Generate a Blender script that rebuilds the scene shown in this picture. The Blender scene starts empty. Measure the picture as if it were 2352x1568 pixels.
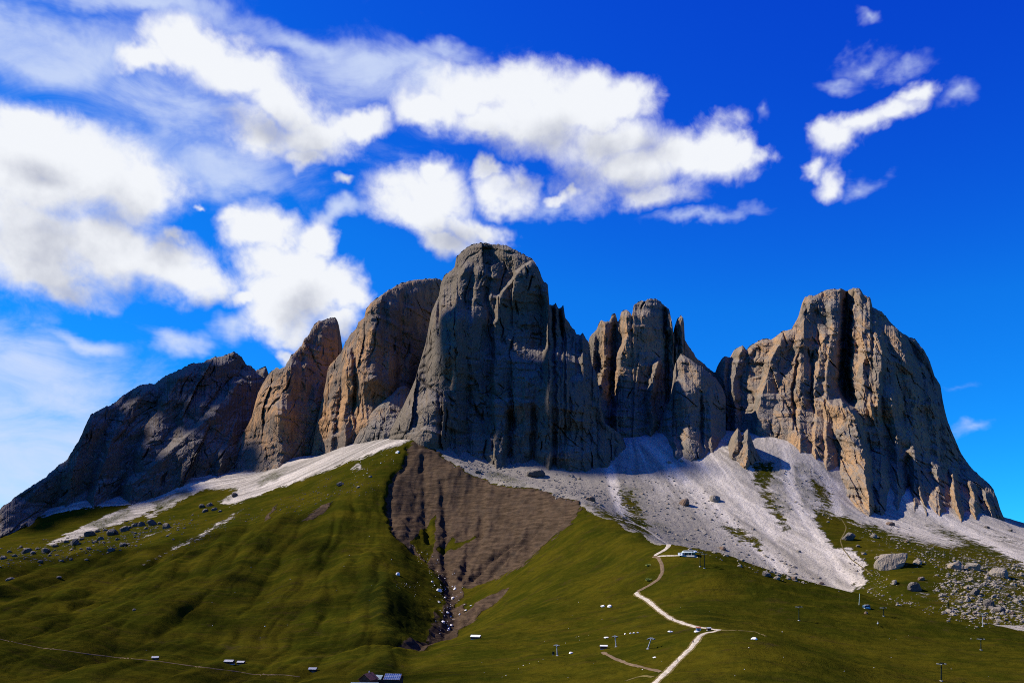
import bpy, bmesh, math, random
import numpy as np

# ----------------------------------------------------------------- camera, sky, sun, exposure
SC = bpy.context.scene
COL = SC.collection
F = 1930.0            # focal length in survey units (survey sheet 2352 wide)
CX, HY = 1176.0, 1286.0   # optical axis column, eye-level row

cam_d = bpy.data.cameras.new('camera')
cam = bpy.data.objects.new('camera', cam_d)
COL.objects.link(cam)
cam.location = (0, 0, 0)
cam.rotation_euler = (math.radians(90), 0, 0)
cam_d.sensor_width = 36.0
cam_d.lens = 36.0 * F / 2352.0
cam_d.shift_y = (HY - 784.0) / 2352.0
cam_d.clip_start = 1.0
cam_d.clip_end = 60000.0
SC.camera = cam

SUN_EL, SUN_AZ = 42.0, -76.0      # azimuth measured from the view direction, negative = left
SUN_STRENGTH = 5.0
SKY_STRENGTH = 0.075
EXPOSURE = 0.75
EV = 2.0 ** -EXPOSURE     # sky radiance is set for the exposed picture
SC.view_settings.view_transform = 'Standard'
SC.view_settings.look = 'None'
SC.view_settings.exposure = EXPOSURE
SC.view_settings.gamma = 1.0
SC.view_settings.use_curve_mapping = False
SC.render.engine = 'CYCLES'
SC.cycles.filter_width = 1.0
SC.cycles.max_bounces = 4
SC.cycles.diffuse_bounces = 1
SC.cycles.glossy_bounces = 2
SC.cycles.transmission_bounces = 2
SC.cycles.transparent_max_bounces = 6
SC.cycles.volume_bounces = 0
SC.cycles.use_denoising = False
SC.cycles.denoiser = 'OPENIMAGEDENOISE'
SC.cycles.denoising_input_passes = 'RGB_ALBEDO_NORMAL'
SC.cycles.denoising_prefilter = 'ACCURATE'
SC.cycles.caustics_reflective = False
SC.cycles.caustics_refractive = False

sun_d = bpy.data.lights.new('sun', 'SUN')
sun_d.energy = SUN_STRENGTH
sun_d.angle = math.radians(0.53)
sun_d.color = (1.0, 0.91, 0.78)
sun = bpy.data.objects.new('sun', sun_d)
COL.objects.link(sun)
sun.location = (-3000, 500, 2500)
ae, aa = math.radians(SUN_EL), math.radians(SUN_AZ)
TO_SUN = (math.sin(aa) * math.cos(ae), math.cos(aa) * math.cos(ae), math.sin(ae))
from mathutils import Vector
sun.rotation_euler = (-Vector(TO_SUN)).to_track_quat('-Z', 'Y').to_euler()


class NT:
    """small helper to wire shader nodes"""
    def __init__(self, tree):
        self.t = tree

    def n(self, typ, **kw):
        nd = self.t.nodes.new(typ)
        for k, v in kw.items():
            setattr(nd, k, v)
        return nd

    def put(self, sock, v):
        if isinstance(v, bpy.types.NodeSocket):
            self.t.links.new(v, sock)
        elif v is not None:
            if hasattr(sock.default_value, '__len__') and not hasattr(v, '__len__'):
                v = (v,) * len(sock.default_value)
            if hasattr(sock.default_value, '__len__') and len(v) < len(sock.default_value):
                v = tuple(v) + (1.0,) * (len(sock.default_value) - len(v))
            sock.default_value = v

    def math(self, op, a, b=None, c=None, clamp=False):
        nd = self.n('ShaderNodeMath', operation=op, use_clamp=clamp)
        self.put(nd.inputs[0], a)
        if b is not None:
            self.put(nd.inputs[1], b)
        if c is not None:
            self.put(nd.inputs[2], c)
        return nd.outputs[0]

    def vmath(self, op, a, b=None, out=0):
        nd = self.n('ShaderNodeVectorMath', operation=op)
        self.put(nd.inputs[0], a)
        if b is not None:
            self.put(nd.inputs[1], b)
        return nd.outputs['Value'] if out == 'v' else nd.outputs[0]

    def ss(self, v, lo, hi, a=0.0, b=1.0):
        nd = self.n('ShaderNodeMapRange', interpolation_type='SMOOTHSTEP')
        self.put(nd.inputs['Value'], v)
        self.put(nd.inputs['From Min'], lo)
        self.put(nd.inputs['From Max'], hi)
        self.put(nd.inputs['To Min'], a)
        self.put(nd.inputs['To Max'], b)
        return nd.outputs['Result']

    def noise(self, vec, scale, detail=4, rough=0.55, dist=0.0, col=False):
        nd = self.n('ShaderNodeTexNoise')
        self.put(nd.inputs['Vector'], vec)
        nd.inputs['Scale'].default_value = scale
        nd.inputs['Detail'].default_value = detail
        nd.inputs['Roughness'].default_value = rough
        nd.inputs['Distortion'].default_value = dist
        return nd.outputs['Color'] if col else nd.outputs[0]

    def mix(self, f, a, b, mode='MIX'):
        nd = self.n('ShaderNodeMix', data_type='RGBA', blend_type=mode)
        self.put(nd.inputs[0], f)
        self.put(nd.inputs[6], a)
        self.put(nd.inputs[7], b)
        return nd.outputs[2]

    def attr(self, name):
        return self.n('ShaderNodeAttribute', attribute_name=name).outputs['Fac']


def az_el(px, py):
    dx, dz = (px - CX) / F, (HY - py) / F
    return math.atan(dx), math.atan2(dz, math.hypot(dx, 1.0))


# cumulus lumps: centre column, centre row, half width, half height (survey units), strength
CUMULUS = [
    (40, 400, 250, 170), (200, 380, 190, 105), (320, 430, 120, 100), (90, 560, 210, 120), (400, 600, 115, 75),
    (250, 560, 190, 100), (470, 650, 80, 55), (30, 280, 120, 60), (130, 640, 140, 45),
    (340, 168, 75, 38), (450, 140, 105, 60), (560, 180, 130, 75), (640, 240, 105, 75), (600, 310, 90, 65),
    (700, 310, 110, 65), (790, 295, 85, 40), (690, 352, 60, 32),
    (1080, 225, 150, 75), (1200, 210, 150, 85), (1330, 230, 150, 85), (1425, 215, 95, 70), (1230, 290, 190, 75),
    (1400, 320, 160, 75), (1450, 385, 170, 85), (1570, 350, 140, 75), (1660, 355, 90, 52), (1712, 345, 45, 32),
    (1490, 440, 110, 45), (980, 275, 100, 50), (1120, 300, 110, 50),
    (980, 440, 140, 66), (990, 390, 54, 38), (945, 490, 135, 62), (1080, 505, 92, 48), (1010, 540, 110, 38), (1140, 505, 46, 32),
    (1200, 425, 78, 44), (1160, 395, 42, 26), (1300, 435, 40, 20),
    (590, 510, 85, 55), (640, 600, 85, 85), (680, 690, 130, 90), (750, 670, 85, 70), (640, 750, 95, 52),
    (800, 700, 62, 48), (540, 482, 42, 30), (700, 545, 62, 60), (640, 815, 50, 25), (770, 760, 60, 40), (560, 690, 60, 30),
    (1910, 318, 74, 46, 0.76), (1965, 292, 84, 46, 0.76), (2030, 262, 95, 46, 0.76), (2085, 228, 70, 42, 0.76), (1885, 400, 46, 52, 0.66), (1850, 372, 46, 30, 0.62),
    (775, 425, 36, 22, 0.7), (450, 475, 26, 16, 0.55), (420, 545, 40, 30, 0.8),
]
WISPS = [
    (40, 70, 360, 80, 1.15), (330, 25, 300, 45), (500, 385, 190, 62), (880, 150, 240, 70, 0.95), (1030, 115, 90, 34, 0.9), (760, 490, 70, 26, 0.8),
    (1990, 150, 95, 40, 0.50), (2060, 165, 90, 36, 0.48), (1930, 190, 80, 32, 0.42), (1772, 265, 40, 34, 0.48), (1972, 68, 44, 28, 0.36), (0, 1060, 260, 160, 2.0), (-100, 960, 320, 80, 1.2), (20, 890, 90, 22, 0.9),
    (200, 768, 120, 34, 0.75), (420, 795, 70, 38, 0.7), (520, 760, 60, 40, 0.7), (2220, 890, 160, 44, 0.16), (2240, 985, 140, 34, 0.14), (1000, 210, 260, 110, 0.8), (450, 260, 300, 110, 0.75), (1600, 490, 150, 26, 0.55),
    (700, 90, 240, 50, 0.8), (500, 180, 900, 330, 0.34), (250, 330, 330, 150, 0.55), (1290, 460, 120, 30, 0.6), (2180, 240, 80, 40, 0.5), (1960, 420, 70, 40, 0.5),
]


def build_world():
    w = bpy.data.worlds.new('World')
    SC.world = w
    w.use_nodes = True
    t = w.node_tree
    t.nodes.clear()
    N = NT(t)
    sky = N.n('ShaderNodeTexSky', sky_type='NISHITA')
    sky.sun_disc = False
    sky.sun_elevation = math.radians(SUN_EL)
    sky.sun_rotation = math.radians(SUN_AZ)
    sky.altitude = 2300.0
    sky.air_density = 1.0
    sky.dust_density = 0.15
    sky.ozone_density = 2.2
    d = N.n('ShaderNodeTexCoord').outputs['Generated']

    # ---- a node group that turns a direction into cloud thickness
    g = bpy.data.node_groups.new('cloud_thickness', 'ShaderNodeTree')
    g.interface.new_socket('Direction', in_out='INPUT', socket_type='NodeSocketVector')
    g.interface.new_socket('Cumulus', in_out='OUTPUT', socket_type='NodeSocketFloat')
    g.interface.new_socket('Wisp', in_out='OUTPUT', socket_type='NodeSocketFloat')
    g.interface.new_socket('Billow', in_out='OUTPUT', socket_type='NodeSocketFloat')
    G = NT(g)
    gi, go = G.n('NodeGroupInput'), G.n('NodeGroupOutput')
    dirv = gi.outputs[0]
    sep = G.n('ShaderNodeSeparateXYZ')
    G.put(sep.inputs[0], dirv)
    az = G.math('ARCTAN2', sep.outputs[0], sep.outputs[1])
    el = G.math('ARCSINE', sep.outputs[2])
    comb = G.n('ShaderNodeCombineXYZ')
    G.put(comb.inputs[0], az)
    G.put(comb.inputs[1], el)
    big = G.noise(dirv, 7.0, 5, 0.55, col=True)
    off = G.vmath('MULTIPLY', G.vmath('SUBTRACT', big, (0.5, 0.5, 0.5)), (0.13, 0.10, 0.0))
    mid = G.noise(dirv, 21.0, 4, 0.6, col=True)
    off = G.vmath('ADD', off, G.vmath('MULTIPLY', G.vmath('SUBTRACT', mid, (0.5, 0.5, 0.5)), (0.040, 0.034, 0.0)))
    p = G.vmath('ADD', comb.outputs[0], off)

    def union(lst):
        acc = None
        for (x, y, rx, ry, *st_) in lst:
            a0, e0 = az_el(x, y)
            a1, _ = az_el(x + rx, y)
            _, e1 = az_el(x, y - ry)
            q = G.vmath('MULTIPLY', G.vmath('SUBTRACT', p, (a0, e0, 0)), (1 / (a1 - a0), 1 / (e1 - e0), 0))
            v = G.math('SUBTRACT', st_[0] if st_ else 1.0, G.vmath('LENGTH', q, out='v'))
            if acc is None:
                acc = v
            else:
                nd = G.n('ShaderNodeMath', operation='SMOOTH_MAX')
                G.put(nd.inputs[0], acc)
                G.put(nd.inputs[1], v)
                nd.inputs[2].default_value = 0.22
                acc = nd.outputs[0]
        return acc
    cu = union(CUMULUS)
    wi = union(WISPS)
    n1 = G.noise(dirv, 11.0, 8, 0.56, 0.25)
    nn = G.math('MULTIPLY', G.math('SUBTRACT', n1, 0.5), 1.5)
    n2 = G.noise(dirv, 30.0, 8, 0.66, 0.5)
    nn = G.math('ADD', nn, G.math('MULTIPLY', G.math('SUBTRACT', n2, 0.5), 1.05))
    # fair-weather cumulus all round the rest of the sky, like that in view
    far = G.math('MULTIPLY', G.math('SUBTRACT', G.noise(G.vmath('ADD', dirv, (7.3, 2.1, 4.4)), 2.6, 3, 0.5), 0.62), 5.0)
    side = G.math('MULTIPLY', G.ss(G.math('ABSOLUTE', az), 0.72, 0.95), G.ss(el, -0.05, 0.12))
    cu = G.math('MAXIMUM', cu, G.math('SUBTRACT', G.math('MULTIPLY', G.math('ADD', far, 1.5), side), 1.5))
    dens = G.math('ADD', G.math('MINIMUM', G.math('MULTIPLY', cu, 1.5), 0.95), nn)
    G.put(go.inputs[0], dens)
    G.put(go.inputs[2], n2)
    st = G.vmath('MULTIPLY', dirv, (1.0, 1.0, 2.4))
    n3 = G.noise(st, 9.0, 9, 0.62, 0.6)
    wd = G.math('ADD', G.math('MINIMUM', wi, 0.70), G.math('MULTIPLY', G.math('SUBTRACT', n3, 0.5), 1.9))
    G.put(go.inputs[1], wd)

    # how deep the cloud is towards the sun: the larger lumps only
    g2 = bpy.data.node_groups.new('cloud_depth', 'ShaderNodeTree')
    g2.interface.new_socket('Direction', in_out='INPUT', socket_type='NodeSocketVector')
    g2.interface.new_socket('Depth', in_out='OUTPUT', socket_type='NodeSocketFloat')
    G = NT(g2)
    gi, go = G.n('NodeGroupInput'), G.n('NodeGroupOutput')
    dirv = gi.outputs[0]
    sep = G.n('ShaderNodeSeparateXYZ')
    G.put(sep.inputs[0], dirv)
    comb = G.n('ShaderNodeCombineXYZ')
    G.put(comb.inputs[0], G.math('ARCTAN2', sep.outputs[0], sep.outputs[1]))
    G.put(comb.inputs[1], G.math('ARCSINE', sep.outputs[2]))
    p = comb.outputs[0]
    dn = G.math('SUBTRACT', G.noise(dirv, 9.0, 3, 0.5), 0.5)
    G.put(go.inputs[0], G.math('ADD', union([c for c in CUMULUS if c[2] * c[3] > 5500]), G.math('MULTIPLY', dn, 0.5)))

    def thick(vec, grp):
        nd = N.n('ShaderNodeGroup')
        nd.node_tree = grp
        N.put(nd.inputs[0], vec)
        return nd.outputs
    o1 = thick(d, g)
    # the same air a little towards the sun tells how much of the light is already spent
    tow = N.vmath('NORMALIZE', N.vmath('ADD', d, (-0.030, 0.0, 0.055)))
    o2, o3 = thick(tow, g2), thick(d, g2)
    # crisp towards the light, ragged and thin on the far side
    edge = N.ss(N.math('SUBTRACT', o2[0], o3[0]), -0.35, 0.35)
    hi = N.math('ADD', 0.76, N.math('MULTIPLY', edge, 0.36))
    a_c = N.ss(o1[0], -0.36, hi)
    a_w = N.ss(o1[1], -0.40, 1.05, 0.0, 0.86)
    rel_a = N.noise(d, 15.0, 6, 0.55)
    rel_b = N.noise(N.vmath('ADD', d, (-0.010, 0.0, 0.013)), 15.0, 6, 0.55)
    relief = N.math('MULTIPLY', N.math('SUBTRACT', rel_b, rel_a), 1.6)
    shade = N.ss(N.math('ADD', o2[0], relief), 0.02, 1.15)
    # the blue of the air: deep and saturated, paler towards the skyline
    sp = N.n('ShaderNodeSeparateColor')
    N.put(sp.inputs[0], sky.outputs[0])
    k = EV / SKY_STRENGTH
    cb = N.n('ShaderNodeCombineColor')
    N.put(cb.inputs[0], N.math('MULTIPLY', N.math('POWER', sp.outputs[0], 1.5), 0.0030 * k))
    N.put(cb.inputs[1], N.math('MINIMUM', N.math('MULTIPLY', N.math('POWER', sp.outputs[1], 2.2), 0.0300 * k), N.math('MULTIPLY', N.math('POWER', sp.outputs[1], 1.1), 0.074 * k)))
    N.put(cb.inputs[2], N.math('MULTIPLY', N.math('POWER', sp.outputs[2], 0.66), 0.325 * k))
    blue = cb.outputs[0]
    lit = N.mix(shade, (0.90 * k, 0.925 * k, 0.97 * k), (0.50 * k, 0.53 * k, 0.63 * k))
    s1 = N.mix(a_w, blue, (0.66 * k, 0.76 * k, 0.96 * k))
    s2 = N.mix(a_c, s1, lit)
    bg = N.n('ShaderNodeBackground')
    N.put(bg.inputs[0], s2)
    bg.inputs[1].default_value = SKY_STRENGTH
    out = N.n('ShaderNodeOutputWorld')
    t.links.new(bg.outputs[0], out.inputs[0])
    w.cycles.sampling_method = 'MANUAL'
    w.cycles.sample_map_resolution = 128


build_world()

# ----------------------------------------------------------------- noise
_rng = np.random.RandomState(7)
PERM = _rng.permutation(512).astype(np.int64)
PERM = np.concatenate([PERM, PERM, PERM])
GR = np.stack([np.cos(np.linspace(0, 2 * np.pi, 512, endpoint=False)), np.sin(np.linspace(0, 2 * np.pi, 512, endpoint=False))], 1)


def perlin(x, y, seed=0):
    x = np.asarray(x, float) + seed * 37.13
    y = np.asarray(y, float) + seed * 91.7
    xi, yi = np.floor(x).astype(np.int64), np.floor(y).astype(np.int64)
    xf, yf = x - xi, y - yi
    u, v = xf * xf * xf * (xf * (xf * 6 - 15) + 10), yf * yf * yf * (yf * (yf * 6 - 15) + 10)
    xi &= 511
    yi &= 511

    def g(ix, iy, dx, dy):
        h = PERM[PERM[ix & 511] + (iy & 511)]
        return GR[h, 0] * dx + GR[h, 1] * dy
    a = g(xi, yi, xf, yf)
    b = g(xi + 1, yi, xf - 1, yf)
    c = g(xi, yi + 1, xf, yf - 1)
    d = g(xi + 1, yi + 1, xf - 1, yf - 1)
    return (a + (b - a) * u + ((c + (d - c) * u) - (a + (b - a) * u)) * v) * 1.5


def fbm(x, y, octv=4, seed=0, gain=0.5, lac=2.03):
    s, a, t = 0.0, 1.0, 0.0
    for i in range(octv):
        s = s + a * perlin(x * lac ** i, y * lac ** i, seed + i * 3)
        t += a
        a *= gain
    return s / t


def ridged(x, y, octv=4, seed=0, gain=0.5, lac=2.07):
    s, a, t = 0.0, 1.0, 0.0
    for i in range(octv):
        n = 1.0 - np.abs(perlin(x * lac ** i, y * lac ** i, seed + i * 5)) * 1.6
        s = s + a * n
        t += a
        a *= gain
    return s / t


def facets(x, z, sx, sz, seed=0, tilt=1.5, curve=1.15):
    """rock built of many cut faces: the outermost of randomly tilted bosses on a jittered lattice"""
    r = np.random.RandomState(900 + seed)
    H, JX, JZ, A, B = (r.rand(64, 64) for _ in range(5))
    u, v = x / sx, z / sz
    iu, iv = np.floor(u).astype(int), np.floor(v).astype(int)
    best = np.full(np.shape(x), -9.0)
    for du in (-1, 0, 1):
        for dv in (-1, 0, 1):
            ci, cj = (iu + du), (iv + dv)
            a, b = ci & 63, cj & 63
            fu = u - (ci + 0.1 + 0.8 * JX[a, b])
            fv = v - (cj + 0.1 + 0.8 * JZ[a, b])
            val = H[a, b] + tilt * ((A[a, b] - 0.5) * 2 * fu + (B[a, b] - 0.5) * 1.2 * fv) - curve * (np.abs(fu) ** 1.2 + np.abs(fv) ** 1.2)
            best = np.maximum(best, val)
    return best


def blocks(x, z, sx, sz, seed=0, tilt=0.9):
    """broken rock: every joint-bounded block stands at its own depth and tilt"""
    r = np.random.RandomState(1900 + seed)
    H, JX, JZ, A, B, W = (r.rand(64, 64) for _ in range(6))
    u, v = x / sx, z / sz
    iu, iv = np.floor(u).astype(int), np.floor(v).astype(int)
    bd = np.full(np.shape(x), 9.0)
    out = np.zeros(np.shape(x))
    for du in (-1, 0, 1):
        for dv in (-1, 0, 1):
            ci, cj = (iu + du), (iv + dv)
            a, b = ci & 63, cj & 63
            fu = u - (ci + 0.08 + 0.84 * JX[a, b])
            fv = v - (cj + 0.08 + 0.84 * JZ[a, b])
            d = np.maximum(np.abs(fu + 0.25 * fv), np.abs(fv)) + 0.35 * (np.abs(fu) + np.abs(fv)) - 0.35 * W[a, b]
            m = d < bd
            bd = np.where(m, d, bd)
            out = np.where(m, H[a, b] - 0.5 + tilt * ((A[a, b] - 0.5) * fu + (B[a, b] - 0.5) * fv), out)
    return out


def rbf_fit(P, v, power=1.5, smooth=0.0):
    P = np.asarray(P, float)
    mu, sc = P.mean(0), P.std(0).mean()
    Q = (P - mu) / sc
    n = len(Q)
    D = np.sqrt(((Q[:, None] - Q[None]) ** 2).sum(-1))
    A = np.zeros((n + 3, n + 3))
    A[:n, :n] = D ** power - smooth * np.eye(n)
    A[:n, n] = 1
    A[:n, n + 1:] = Q
    A[n, :n] = 1
    A[n + 1:, :n] = Q.T
    w = np.linalg.solve(A, np.concatenate([np.asarray(v, float), np.zeros(3)]))
    return (Q, w, mu, sc, power)


def rbf_eval(fit, X, Y):
    Q, w, mu, sc, power = fit
    x = (np.asarray(X, float) - mu[0]) / sc
    y = (np.asarray(Y, float) - mu[1]) / sc
    r = w[len(Q)] + w[len(Q) + 1] * x + w[len(Q) + 2] * y
    for (qx, qy), wi in zip(Q, w):
        r = r + wi * ((x - qx) ** 2 + (y - qy) ** 2) ** (power / 2)
    return r


def seg_dist(px, py, poly, closed=False):
    """distance of points to a polyline"""
    best = np.full(np.shape(px), 1e9)
    pts = list(poly) + ([poly[0]] if closed else [])
    for (x0, y0), (x1, y1) in zip(pts[:-1], pts[1:]):
        dx, dy = x1 - x0, y1 - y0
        l2 = dx * dx + dy * dy + 1e-9
        t = np.clip(((px - x0) * dx + (py - y0) * dy) / l2, 0, 1)
        best = np.minimum(best, np.hypot(px - x0 - t * dx, py - y0 - t * dy))
    return best


def inside(px, py, poly):
    r = np.zeros(np.shape(px), bool)
    n = len(poly)
    j = n - 1
    for i in range(n):
        xi, yi = poly[i]
        xj, yj = poly[j]
        c = ((yi > py) != (yj > py)) & (px < (xj - xi) * (py - yi) / (yj - yi + 1e-12) + xi)
        r ^= c
        j = i
    return r


def smooth01(v, a, b):
    t = np.clip((v - a) / (b - a), 0, 1)
    return t * t * (3 - 2 * t)


def soft(px, py, poly, edge=6.0):
    """1 inside a patch, 0 outside, with a soft border"""
    d = seg_dist(px, py, poly, True)
    s = np.where(inside(px, py, poly), d, -d)
    return smooth01(s, -edge, edge)


# ----------------------------------------------------------------- object helpers
def tag(o, label=None, cat=None, group=None, kind=None):
    if label:
        o['label'] = label
    if cat:
        o['category'] = cat
    if group:
        o['group'] = group
    if kind:
        o['kind'] = kind
    return o


def mesh_np(name, V, Q, mat, attrs=None, flat=True, tris=False):
    """mesh from numpy arrays of vertices and quads (or triangles)"""
    k = 3 if tris else 4
    me = bpy.data.meshes.new(name)
    V = np.asarray(V, np.float32)
    Q = np.asarray(Q, np.int32)
    me.vertices.add(len(V))
    me.vertices.foreach_set('co', V.ravel())
    me.loops.add(Q.size)
    me.loops.foreach_set('vertex_index', Q.ravel())
    me.polygons.add(len(Q))
    me.polygons.foreach_set('loop_start', np.arange(0, Q.size, k, dtype=np.int32))
    me.polygons.foreach_set('use_smooth', np.full(len(Q), not flat, dtype=bool))
    for an, av in (attrs or {}).items():
        a = me.attributes.new(an, 'FLOAT', 'POINT')
        a.data.foreach_set('value', np.asarray(av, np.float32).ravel())
    me.update(calc_edges=True)
    me.validate()
    me.materials.append(mat)
    return me


def add(name, me, parent=None, loc=None, rz=None, scale=None):
    o = bpy.data.objects.new(name, me)
    COL.objects.link(o)
    if parent is not None:
        o.parent = parent
    if loc is not None:
        o.location = loc
    if rz is not None:
        o.rotation_euler = (0, 0, rz)
    if scale is not None:
        o.scale = scale if hasattr(scale, '__len__') else (scale,) * 3
    return o


def grid_quads(nr, nc):
    i = np.arange(nr * nc).reshape(nr, nc)
    return np.stack([i[:-1, :-1], i[:-1, 1:], i[1:, 1:], i[1:, :-1]], -1).reshape(-1, 4)


# ----------------------------------------------------------------- materials
ALBEDO = (0.60, 0.60, 0.60)     # dry limestone and turf are darker than they look in full sun


def new_mat(name, rough=0.9):
    m = bpy.data.materials.new(name)
    m.use_nodes = True
    t = m.node_tree
    t.nodes.clear()
    N = NT(t)
    b = N.n('ShaderNodeBsdfPrincipled')
    b.inputs['Roughness'].default_value = rough
    b.inputs['Specular IOR Level'].default_value = 0.15 if rough < 0.9 else 0.0
    o = N.n('ShaderNodeOutputMaterial')
    t.links.new(b.outputs[0], o.inputs[0])
    return m, N, b


def bump(N, b, h, strength=0.5, dist=1.0, prev=None):
    nd = N.n('ShaderNodeBump')
    nd.inputs['Strength'].default_value = strength
    nd.inputs['Distance'].default_value = dist
    N.put(nd.inputs['Height'], h)
    if prev is not None:
        N.put(nd.inputs['Normal'], prev)
    N.put(b.inputs['Normal'], nd.outputs[0])
    return nd.outputs[0]


def rock_material(name, grey=(0.25, 0.215, 0.175), warm=(0.42, 0.265, 0.145), dark=(0.075, 0.064, 0.052), warmth=0.5):
    m, N, b = new_mat(name, 0.95)
    pos = N.n('ShaderNodeNewGeometry').outputs['Position']
    vst = N.vmath('MULTIPLY', pos, (1.0, 1.0, 0.22))
    n1 = N.noise(pos, 0.006, 4, 0.6)
    n2 = N.noise(vst, 0.045, 5, 0.62, 0.4)
    n3 = N.noise(vst, 0.16, 4, 0.6)
    n4 = N.noise(pos, 0.35, 3, 0.6)
    fw = N.ss(N.math('ADD', N.math('MULTIPLY', n1, 0.9), N.math('MULTIPLY', n2, 0.6)), 0.85 - warmth * 0.25, 1.12 - warmth * 0.25)
    c = N.mix(fw, grey, warm)
    fd = N.ss(n3, 0.50, 0.72)
    c = N.mix(N.math('MULTIPLY', fd, 0.62), c, dark)
    fl = N.ss(n4, 0.48, 0.75)
    c = N.mix(N.math('MULTIPLY', fl, 0.35), c, (0.36, 0.31, 0.255))
    # debris lying on ledges
    sepn = N.n('ShaderNodeSeparateXYZ')
    N.put(sepn.inputs[0], N.n('ShaderNodeNewGeometry').outputs['True Normal'])
    led = N.ss(N.math('ADD', sepn.outputs[2], N.math('MULTIPLY', n4, 0.2)), 0.66, 0.95)
    c = N.mix(N.math('MULTIPLY', led, 0.7), c, (0.34, 0.30, 0.25))
    N.put(b.inputs['Base Color'], N.mix(1.0, c, ALBEDO, 'MULTIPLY'))
    h = N.math('ADD', N.math('MULTIPLY', n3, 3.0), n4)
    bump(N, b, h, 0.75, 2.4)
    return m


def ground_material():
    m, N, b = new_mat('ground_cover', 0.95)
    pos = N.n('ShaderNodeNewGeometry').outputs['Position']
    scree, earth, streak, tint, rub = (N.attr(k) for k in ('scree', 'earth', 'streak', 'tint', 'rubble'))
    gn1 = N.noise(pos, 0.012, 5, 0.6)
    st = N.vmath('MULTIPLY', pos, (0.5, 1.6, 1.6))
    gn2 = N.noise(st, 0.05, 6, 0.65)
    gn3 = N.noise(pos, 0.24, 5, 0.72)
    g = N.mix(N.ss(gn1, 0.38, 0.66), (0.041, 0.044, 0.0035), (0.086, 0.070, 0.0055))
    g = N.mix(N.ss(gn2, 0.52, 0.74), g, (0.062, 0.042, 0.010))
    ter = N.noise(N.vmath('MULTIPLY', pos, (0.02, 0.02, 0.9)), 1.0, 4, 0.6)
    g = N.mix(N.math('MULTIPLY', N.ss(ter, 0.50, 0.66), 0.45), g, (0.030, 0.034, 0.004))
    g = N.mix(N.ss(tint, 0.0, 1.0), g, (0.024, 0.030, 0.004))
    g = N.mix(N.math('MULTIPLY', N.ss(gn3, 0.42, 0.72), 0.5), g, (0.026, 0.034, 0.004))
    gn4 = N.noise(pos, 0.09, 5, 0.7)
    g = N.mix(N.math('MULTIPLY', N.ss(gn4, 0.52, 0.72), 0.55), g, (0.095, 0.086, 0.009))
    st3 = N.n('ShaderNodeMapping')
    N.put(st3.inputs['Vector'], pos)
    st3.inputs['Rotation'].default_value = (0, 0, 0.55)
    st3.inputs['Scale'].default_value = (0.35, 1.7, 1.0)
    gn6 = N.noise(st3.outputs[0], 0.045, 6, 0.66)
    g = N.mix(N.math('MULTIPLY', N.ss(gn6, 0.50, 0.66), 0.55), g, (0.098, 0.082, 0.006))
    g = N.mix(N.math('MULTIPLY', N.ss(gn6, 0.46, 0.34), 0.5), g, (0.026, 0.034, 0.003))
    gn5 = N.noise(pos, 0.028, 8, 0.78, 0.3)
    g = N.mix(N.math('MULTIPLY', N.ss(gn5, 0.58, 0.70), 0.6), g, (0.060, 0.040, 0.018))
    g = N.mix(N.math('MULTIPLY', N.ss(gn5, 0.44, 0.34), 0.5), g, (0.030, 0.042, 0.004))
    # scree: pale limestone gravel in streaks
    sn = N.noise(pos, 0.26, 6, 0.75)
    sn2 = N.noise(pos, 0.03, 5, 0.6)
    s = N.mix(streak, (0.36, 0.325, 0.275), (0.90, 0.81, 0.70))
    s = N.mix(N.math('MULTIPLY', N.ss(sn, 0.47, 0.66), 0.62), s, (0.20, 0.178, 0.15))
    s = N.mix(N.ss(N.math('ADD', rub, N.math('MULTIPLY', N.math('SUBTRACT', sn2, 0.5), 1.2)), 0.35, 0.85), s,
              N.mix(N.ss(sn, 0.42, 0.62), (0.10, 0.10, 0.045), (0.36, 0.33, 0.29)))
    # bare brown earth in near-level beds
    bed = N.vmath('MULTIPLY', pos, (0.11, 0.11, 1.0))
    en = N.noise(bed, 0.26, 8, 0.74, 0.25)
    en2 = N.noise(pos, 0.05, 6, 0.65)
    e = N.mix(N.ss(en, 0.35, 0.68), (0.058, 0.040, 0.026), (0.148, 0.100, 0.064))
    e = N.mix(N.math('MULTIPLY', N.ss(en2, 0.45, 0.75), 0.5), e, (0.080, 0.063, 0.050))
    wob = N.math('MULTIPLY', N.math('SUBTRACT', N.noise(pos, 0.07, 7, 0.75), 0.5), 1.8)
    fs = N.ss(N.math('ADD', scree, wob), 0.42, 0.62)
    fe = N.ss(N.math('ADD', earth, N.math('MULTIPLY', wob, 0.8)), 0.40, 0.62)
    c = N.mix(fs, g, s)
    c = N.mix(fe, c, e)
    N.put(b.inputs['Base Color'], N.mix(1.0, c, ALBEDO, 'MULTIPLY'))
    h = N.math('ADD', N.math('MULTIPLY', gn3, 0.8), N.math('MULTIPLY', N.noise(pos, 1.1, 3, 0.6), 0.4))
    h = N.math('ADD', h, N.math('MULTIPLY', N.math('MULTIPLY', sn, fs), 1.6))
    h = N.math('ADD', h, N.math('MULTIPLY', N.math('MULTIPLY', en, fe), 2.5))
    bump(N, b, h, 0.8, 1.6)
    return m


def plain(name, rgb, rough=0.8, var=0.25, scale=1.2, metal=0.0):
    m, N, b = new_mat(name, rough)
    pos = N.n('ShaderNodeTexCoord').outputs['Object']
    n = N.noise(pos, scale, 4, 0.6)
    c = N.mix(N.ss(n, 0.3, 0.7), tuple(v * (1 - var) for v in rgb), tuple(min(1, v * (1 + var)) for v in rgb))
    N.put(b.inputs['Base Color'], c)
    b.inputs['Metallic'].default_value = metal
    return m


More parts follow.
